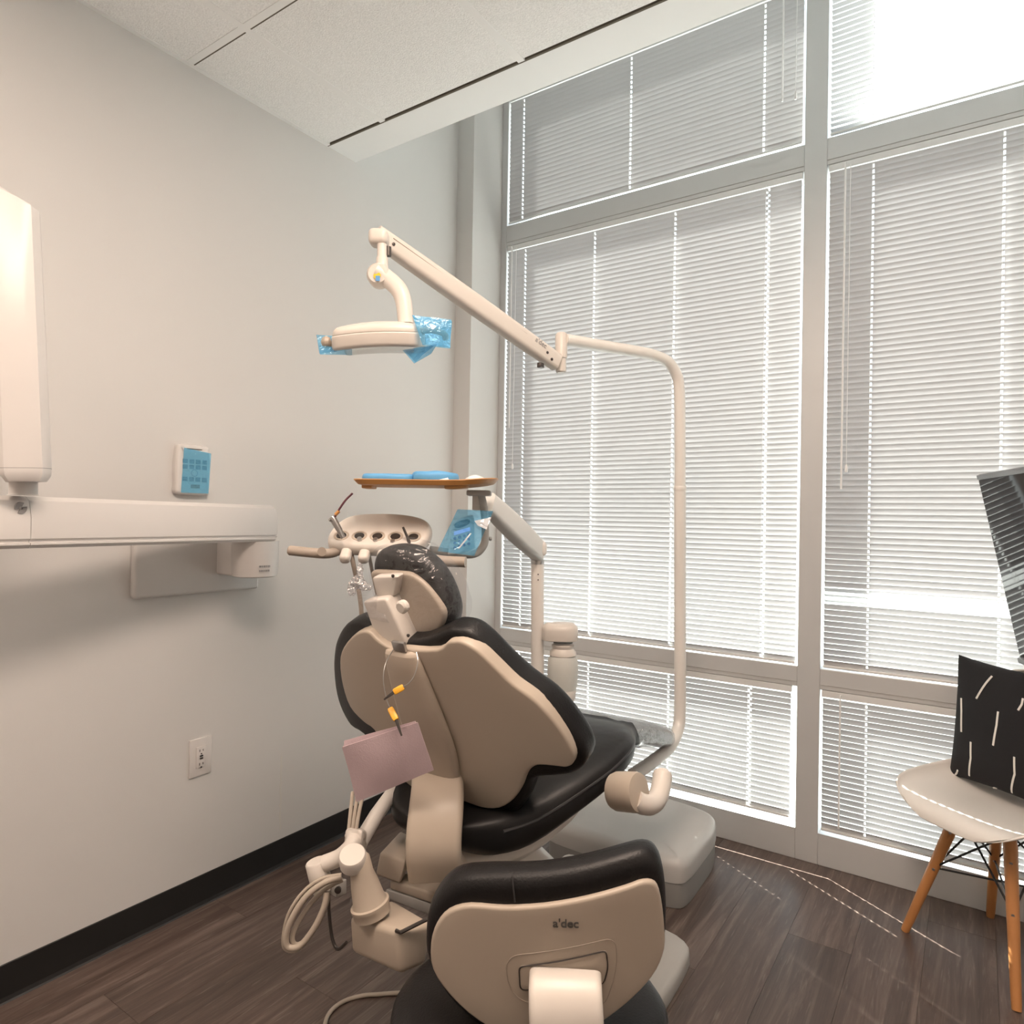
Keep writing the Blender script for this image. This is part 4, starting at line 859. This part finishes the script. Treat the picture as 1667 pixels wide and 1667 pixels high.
# ================================================================== WALL X-RAY UNIT
t_xr = thing('xray_unit', 'white wall-mounted x-ray arm folded against the left wall', 'x-ray arm', (0, 1.27, 1.12))
def wp(x, y, off=0.0): return onplane(x, y, Vector((off,0,0)), Vector((1,0,0)))
q = [wp(210,975), wp(211,880), wp(413,868), wp(414,950)]
ya, yb_, za, zb = q[0].y, q[3].y, q[0].z, 1.24
bm = B(); rbox(bm, (0.014, (ya+yb_)/2, (za+zb)/2), (0.028, yb_-ya, zb-za), 0.010, 4); obj('wall_plate', bm, mat('plate_grey_white',(0.60,0.585,0.57),0.4,var=0.01), t_xr)
A1, A0 = Vector((0.155, 1.425, 1.270)), Vector((0.300, 0.655, 1.275)); dv = (A1-A0).normalized(); sd = dv.cross(HZ).normalized()
A00 = A0 - dv*0.10
prof_ = [(-.045,-.050),(-.047,-.040),(-.047,.030),(-.040,.050),(-.026,.060),(.026,.060),(.040,.050),(.049,.010),(.049,-.036),(.043,-.040),(.043,-.045),(.049,-.046),(.049,-.050),(.040,-.058),(-.036,-.058)]
bm = B(); sweep(bm, [A0, A0.lerp(A1,.33), A0.lerp(A1,.66), A1-dv*.012, A1], prof_, HZ, [1,1,1,1,.93]); ha = obj('horizontal_arm', bm, M_XRAY, t_xr, angle=35)
bm = B(); sweep(bm, [A00-dv*.02, A00, A0-dv*.0012], prof_, HZ, [.9,1,1]); obj('arm_end_cap', bm, M_XRAY, t_xr, angle=35)
lx = wp(40,826,0); L0 = A0 + dv*0.045 + sd*0.0505 + HZ*0.032
sdc = sd if (CAM-A0).dot(sd) > 0 else -sd
L0 = onplane(34, 827, A0+sdc*0.0475, sdc)
for k, a0_ in ((0, 60), (1, 240)):
    pts = [(0.0135*math.cos(R(a0_+a)), 0.0135*math.sin(R(a0_+a))) for a in range(0,150,15)] + [(0.004*math.cos(R(a0_+a)), 0.004*math.sin(R(a0_+a))) for a in range(135,-1,-15)]
    bm = B(); slab(bm, [Vector(p) for p in pts], lambda s,t,h: L0+dv*(s*.95)+HZ*t+sdc*h, -0.003, 0.0012, 0.0001, 0.0001, (0.008*math.cos(R(a0_+70)), 0.008*math.sin(R(a0_+70))), k=2, seg=1); obj('emblem_swirl', bm, M_PRINTG, ha, smooth=False)
PVc = Vector((0.15, 1.385, 0)); z1_ = 1.213
zlo = D(390,938,2.25).z
bm = B(); lathe(bm, [(0.060,0),(0.070,0.004),(0.074,0.06),(0.074,z1_-zlo),], (PVc.x, PVc.y, zlo), n=36); pv = obj('wall_pivot', bm, M_XRAY, t_xr)
bm = B(); rbox(bm, (0.075, 1.385, (zlo+z1_)/2), (0.13, 0.12, z1_-zlo-.004), 0.01, 3); obj('pivot_neck', bm, M_XRAY, t_xr)
vdir = (CAM-PVc); vdir.z = 0; vdir.normalize()
for k in range(2):
    qd = Matrix.Rotation(R(26), 3, 'Z') @ vdir; tx = HZ.cross(qd).normalized()
    bm = B(); zz = zlo+0.038-.014*k; xx = -0.022
    for w_ in ((.007,.004,.006,.003,.008),(.004,.007,.003,.008,.004))[k]:
        c_ = Vector((PVc.x,PVc.y,zz))+qd*0.0738+tx*(xx+w_/2); rbox(bm, c_, (w_, 0.0014, 0.006), 0, 1, Matrix((tx, qd, HZ)).transposed()); xx += w_+.0022
    obj('rating_print', bm, M_PRINTG, pv, smooth=False)
# standing forearm of the folded arm
U0 = D(38, 806, 1.52); 
bm = B(); lathe(bm, [(0.030,0),(0.0275,0.002),(0.0265,0.05),(0.030,0.06)], U0, n=26); obj('forearm_spindle', bm, M_XRAY, t_xr)
f0_, f1_ = D(42,768,1.50), D(26,330,1.50); dvu = (f1_-f0_).normalized(); seg_ = 9
sdv = (CAM-f0_); sdv.z = 0; sdv.normalize()
pf = [(-.046,-.040),(-.046,.034),(-.038,.042),(.008,.042),(.030,.036),(.046,.012),(.048,-.02),(.040,-.040)]
pp = [f0_.lerp(f1_, i/seg_) for i in range(seg_+1)]
bm = B(); rings = []
rtv = dvu.cross(sdv).normalized(); rtv = rtv if rtv.dot(RT) > 0 else -rtv
def fring(p, k=1.0, sh_=0.0, cut=0.0): return [bm.verts.new(p + rtv*(a*k+sh_) + sdv*(b*k) - dvu*(cut*(a+.046))) for a, b in pf]
for p, k, s_, c_ in ((f0_-dvu*.022,.80,0,0),(f0_-dvu*.010,.96,0,0),(f0_+dvu*.004,1,0,0),(f0_+dvu*.3,.985,-.001,0),(f1_,.95,-.002,.15),(f1_+dvu*.018,.90,-.004,.35),(f1_+dvu*.026,.72,-.008,.4)): rings.append(fring(p,k,s_,c_))
for a, b in zip(rings, rings[1:]): ring_faces(bm, a, b)
bm.faces.new(rings[0]); bm.faces.new(rings[-1]); fa = obj('forearm', bm, M_XRAY, t_xr, angle=30)
bm = B(); p_ = f0_+dvu*.006; rs = []
for k in (0, .0012):
    rs.append([bm.verts.new(p_+dvu*k+rtv*(a*1.004)+sdv*(b*1.004)) for a, b in pf])
ring_faces(bm, rs[0], rs[1]); obj('forearm_seam', bm, M_PRINTG, fa)
# second, rear half of the folded arm, mostly beyond the frame
g0, g1 = D(-36,770,1.56), D(-22,335,1.56); bm = B(); sweep(bm, [g0, g0.lerp(g1,.5), g1], rrect(0.07, 0.08, 0.015, 3), sdv); ra = obj('rear_forearm', bm, M_XRAY, t_xr)
bm = B(); tube(bm, [D(-40,345,1.54), D(4,336,1.51)], 0.03, 16); obj('top_hinge', bm, M_XRAY, t_xr)
bm = B(); rbox(bm, D(8,755,1.55), (0.05,0.05,0.05), 0.012, 3, rotz(34)); obj('hinge_block', bm, M_XRAY, t_xr)

# x-ray keypad on the wall
yk0, yk1 = wp(280,770).y, wp(338,770).y; zk0, zk1 = wp(308,806).z, wp(308,724).z; yc_, zc_ = (yk0+yk1)/2, (zk0+zk1)/2; hw_, hh_ = (yk1-yk0)/2, (zk1-zk0)/2
t_kp = thing('xray_keypad', 'white wall keypad covered in blue film above the x-ray arm', 'control panel', (0, yc_, zc_))
def kw(s, t, h): return Vector((h, yc_+s, zc_+t))
P = [(-hw_*.98,-hh_*.55),(-hw_*.92,-hh_*.95),(0,-hh_*1.0),(hw_*.90,-hh_*.95),(hw_*.96,-hh_*.5),(hw_*1.0,hh_*.1),(hw_*.92,hh_*.8),(hw_*.7,hh_*.97),(0,hh_*1.0),(-hw_*.75,hh_*.97),(-hw_*.92,hh_*.8),(-hw_*1.0,hh_*.1)]
bm = B(); slab(bm, smooth2(P, 4), kw, 0.0, 0.024, 0.001, 0.010, (0,0), k=3); obj('keypad_body', bm, M_XRAY, t_kp)
for r_, n_, zz in ((0,4,.30),(1,4,.08),(2,4,-.40)):
    for c_ in range(n_):
        s = -hw_*.52+hw_*.36*c_; bm = B(); rbox(bm, kw(s, hh_*(zz+.02), 0.0245), (0.002, hw_*.27, hh_*.17), 0.0006, 1); obj('keypad_button', bm, M_BTN, t_kp, smooth=False)
bm = B(); c_ = kw(0.0, -hh_*.13, 0.0245); 
for k in range(20): 
    a, b = 2*PI*k/20, 2*PI*(k+1)/20; tube(bm, [c_+Vector((0,.0105*math.cos(a),.0105*math.sin(a))), c_+Vector((0,.0105*math.cos(b),.0105*math.sin(b)))], 0.0011, 5, cap=False)
obj('exposure_ring', bm, M_BTN, t_kp)
bm = B(); rbox(bm, kw(0.004, -hh_*.66, 0.0245), (0.002, hw_*.5, hh_*.14), 0.0005, 1); obj('keypad_display', bm, M_TVB, t_kp, smooth=False)
bm = B(); box(bm, kw(-hw_*.45, hh_*.80, 0.0235), kw(hw_*.4, hh_*.83, 0.0255)); obj('keypad_slot', bm, M_DARKST, t_kp, smooth=False)
bm = B(); sheet(bm, [kw(-hw_*.74,-hh_*.92,.0265), kw(hw_*.80,-hh_*.92,.0265), kw(hw_*.92,hh_*.70,.0265), kw(-hw_*.62,hh_*.84,.0265)], amp=0.001, thick=0.0003); obj('blue_film', bm, film('blue_film_light',(0.30,0.72,0.93),0.20,gloss=0.04), t_kp)

# outlet
yo0, yo1 = wp(307,1235).y, wp(343,1235).y; zo0, zo1 = wp(325,1262).z, wp(325,1201).z; yo, zo = (yo0+yo1)/2, (zo0+zo1)/2
t_ou = thing('wall_outlet', 'white double wall outlet low on the left wall', 'outlet', (0, yo, zo))
bm = B(); rbox(bm, (0.003, yo, zo), (0.006, yo1-yo0, zo1-zo0), 0.0022, 3); obj('cover_plate', bm, M_XRAY, t_ou)
bm = B(); rbox(bm, (0.007, yo, zo), (0.004, 0.034, 0.068), 0.001, 2); fc = obj('receptacle', bm, M_XRAY, t_ou)
for dz in (.022, -.022):
    for dy, w_, h_ in ((-.006,.0022,.008),(.006,.0022,.0065)):
        bm = B(); box(bm, (0.0085, yo+dy-w_/2, zo+dz-h_/2), (0.0094, yo+dy+w_/2, zo+dz+h_/2)); obj('slot', bm, M_BLACK, fc, smooth=False)
    bm = B(); lathe(bm, [(0.0025,0),(0.0025,.0006)], (0.009, yo, zo+dz-.011), (1,0,0), 10); obj('ground_hole', bm, M_BLACK, fc)
for dz in (.004,-.004):
    bm = B(); rbox(bm, (0.0095, yo, zo+dz), (0.0016, 0.012, 0.005), 0.0005, 1); obj('test_button', bm, M_BLACK if dz > 0 else M_DARKST, fc, smooth=False)

# ================================================================== WHITE SHELL CHAIR WITH PILLOW
CC = Vector((2.192, 2.556, 0)); cf = Vector((-0.60, -0.80, 0)).normalized(); cs_ = Vector((-cf.y, cf.x, 0))   # front, side
t_wc = thing('shell_chair', 'white moulded shell chair on wooden legs by the windows', 'chair', CC)
def chp(f, s, z): return CC + cf*f + cs_*s + HZ*z
SHZ = 0.452
prof_c = [(.235,.415,.10),(.228,.437,.165),(.20,.452,.205),(.14,.452,.226),(.06,.446,.233),(-.02,.441,.230),(-.10,.443,.214),(-.160,.462,.196),(-.195,.510,.188),(-.215,.58,.186),(-.230,.67,.182),(-.242,.76,.165),(-.249,.815,.125),(-.250,.835,.07)]
pc = catmull4([list(p) for p in prof_c], 3)
bm = B(); G = []
for idx, (f, z, hw) in enumerate(pc):
    row = []; a = idx/(len(pc)-1)
    for j in range(17):
        u = -1+j/8; s = hw*math.sin(u*PI/2*0.97)/math.sin(PI/2*.97)
        e = abs(u)**2.6
        lift = 0.072*e*max(0, 1-abs(a-0.45)/0.42) + 0.010*e
        fwd = 0.075*e*max(0, min(1, (a-0.50)/0.2))
        row.append(bm.verts.new(chp(f+fwd, s, z+lift)))
    G.append(row)
for i in range(len(G)-1):
    for j in range(16): bm.faces.new((G[i][j], G[i+1][j], G[i+1][j+1], G[i][j+1]))
shell = obj('seat_shell', bm, M_SHELL, t_wc, sub=1)
so_ = shell.modifiers.new('thickness', 'SOLIDIFY'); so_.thickness = 0.006; so_.offset = -1
feet = [Vector((1.938,2.536,0)), Vector((2.217,2.301,0)), Vector((2.166,2.795,0)), Vector((2.445,2.605,0))]
tops = []
for i, ft in enumerate(feet):
    d_ = (ft-CC); top = CC + d_*0.46 + HZ*0.405; tops.append(top)
    bm = B(); tube(bm, [ft, ft.lerp(top,.04), ft.lerp(top,.5), ft.lerp(top,.96), top], [.0115,.0125,.0155,.018,.0165], 14); lg = obj('leg', bm, M_BEECH, t_wc)
    bm = B(); tube(bm, [top-(top-ft).normalized()*.03, top+HZ*.035], 0.009, 8); obj('leg_bracket', bm, M_BLACK, lg)
    for f_ in (.55, .86):
        p_ = ft.lerp(top, f_); v_ = (CAM-p_); v_.z = 0; v_.normalize(); rr_ = .0155 if f_ < .6 else .0172
        bm = B(); lathe(bm, [(0.0045,-.002),(0.0045,.001),(0.002,.0012)], p_+v_*rr_, v_, 10); obj('leg_screw', bm, M_STEEL, lg)
pairs = ((0,1),(0,2),(1,3),(2,3))
for a, b in pairs:
    for hi, lo in ((a,b),(b,a)):
        bm = B(); tube(bm, [feet[hi].lerp(tops[hi],1.0)+HZ*.012, feet[lo].lerp(tops[lo],.55)], 0.0032, 8); obj('wire_brace', bm, M_BLACK, t_wc)
for a, b in ((0,3),(1,2)):
    bm = B(); tube(bm, [feet[a].lerp(tops[a],.55), feet[b].lerp(tops[b],.55)], 0.0032, 8); obj('wire_brace', bm, M_BLACK, t_wc)
# pillow leaning on the backrest
t_pl_loc = chp(-.13, 0, .46)
t_pl = thing('throw_pillow', 'black throw pillow with white dashes on the white chair', 'pillow', t_pl_loc)
PWD, PHT, PTH = .43, .40, .125; LEAN = R(5)
pu = (HZ*math.cos(LEAN) - cf*math.sin(LEAN)).normalized(); pn = (cf*math.cos(LEAN) + HZ*math.sin(LEAN)).normalized(); psd = cs_
PO = chp(-.050, -.002, .468)
def pil(u, v, side_):
    """u,v in [-1,1]; pointed corners, waisted edges, puffed faces"""
    k = 1-0.07*(1-v*v)*abs(u)**2; m_ = 1-0.07*(1-u*u)*abs(v)**2
    s = u*PWD/2*k; t = (v*m_+1)*PHT/2
    h = PTH/2*(max(0,(1-u**2))*max(0,(1-v**2)))**0.42
    return PO + psd*s + pu*t + pn*(h*side_)
bm = B(); NN = 20; FR = []
for side_ in (1, -1):
    g = [[bm.verts.new(pil(math.sin(PI/2*(-1+2*i/NN)), math.sin(PI/2*(-1+2*j/NN)), side_)) for j in range(NN+1)] for i in range(NN+1)]
    for i in range(NN):
        for j in range(NN): bm.faces.new((g[i][j], g[i+1][j], g[i+1][j+1], g[i][j+1]))
obj('pillow_cover', bm, M_PILLOW, t_pl)
PD = pn
def on_pillow(px, py):
    """first hit of the pixel's ray on the pillow's front face"""
    d = ray(px, py); best = None
    for i in range(61):
        for j in range(61):
            p = pil(-1+i/30, -1+j/30, 1); e = (p-CAM).cross(d).length/d.length
            if best is None or e < best[0]: best = (e, -1+i/30, -1+j/30)
    return best[1], best[2]
marks = [((1614,1100),(1604,1113),(1591,1137)),((1564,1136),(1564,1158),(1566,1190)),((1627,1157),(1621,1180),(1618,1214)),((1581,1207),(1581,1235),(1579,1262)),((1650,1232),(1650,1260),(1648,1291)),((1561,1253),(1558,1258),(1557,1264)),((1667,1136),(1662,1146),(1658,1157)),((1617,1285),(1619,1290),(1621,1293))]
for mk in marks:
    uv = [on_pillow(*p) for p in mk]; pts = []
    for i in range(2):
        for j in range(6):
            f = j/6; u = uv[i][0]*(1-f)+uv[i+1][0]*f; v = uv[i][1]*(1-f)+uv[i+1][1]*f; pts.append(pil(u,v,1)+pn*0.0008)
    pts.append(pil(*uv[2],1)+pn*0.0008)
    bm = B(); sweep(bm, pts, [(-.0032,0),(0,.0014),(.0032,0),(0,-.0014)], pn); obj('woven_dash', bm, M_PSTRIPE, t_pl)

# ================================================================== MONITOR ON AN ARM
T0 = D(1590, 773, 1.90); th = Vector((0.30, -0.955, 0)).normalized(); tl = R(12)
tn = Vector((th.y, -th.x, 0)); tn = tn if tn.x < 0 else -tn
tu = (HZ*math.cos(tl) + tn*math.sin(tl)).normalized(); tnn = (tn*math.cos(tl) - HZ*math.sin(tl)).normalized()
TW, TH = 0.86, 0.52
def tv(s, t, h): return T0 + th*s - tu*t + tnn*h
t_tv = thing('wall_monitor', 'black tilted monitor reflecting the blinds above the white chair', 'monitor', tv(TW/2, TH/2, -0.03))
RM = Matrix((th, tu, tnn)).transposed()
bm = B(); rbox(bm, tv(TW/2, TH/2, -0.018), (TW, TH, 0.036), 0.006, 3, RM); obj('monitor_body', bm, M_TVB, t_tv)
bm = B(); rbox(bm, tv(TW/2, TH/2, 0.0006), (TW-0.018, TH-0.03, 0.0014), 0, 1, RM); obj('screen', bm, M_TVS, t_tv, smooth=False)
bm = B(); rbox(bm, tv(TW/2, 0.008, 0.001), (TW-.006, 0.013, 0.003), 0.001, 2, RM); obj('top_bezel', bm, mat('bezel_grey',(0.16,0.17,0.18),0.3), t_tv)
bm = B(); rbox(bm, tv(TW/2, TH-.006, -0.004), (TW-.03, 0.016, 0.03), 0.004, 2, RM); obj('bottom_bezel', bm, mat('bezel_grey',(0.16,0.17,0.18),0.3), t_tv)
c_ = tv(TW/2, TH/2, -0.036)
bm = B(); rbox(bm, tv(TW/2, TH/2, -0.042), (0.2, 0.2, 0.012), 0.003, 2, RM); obj('mount_plate', bm, M_BLACK, t_tv)
bm = B(); tube(bm, [c_-tnn*.01, Vector((XR-.35, c_.y+.05, c_.z)), Vector((XR-.004, c_.y-.1, c_.z))], 0.022, 12); obj('mount_arm', bm, M_BLACK, t_tv)
bm = B(); rbox(bm, (XR-.012, c_.y-.1, c_.z), (0.024, 0.12, 0.22), 0.004, 2); obj('wall_bracket', bm, M_BLACK, t_tv)
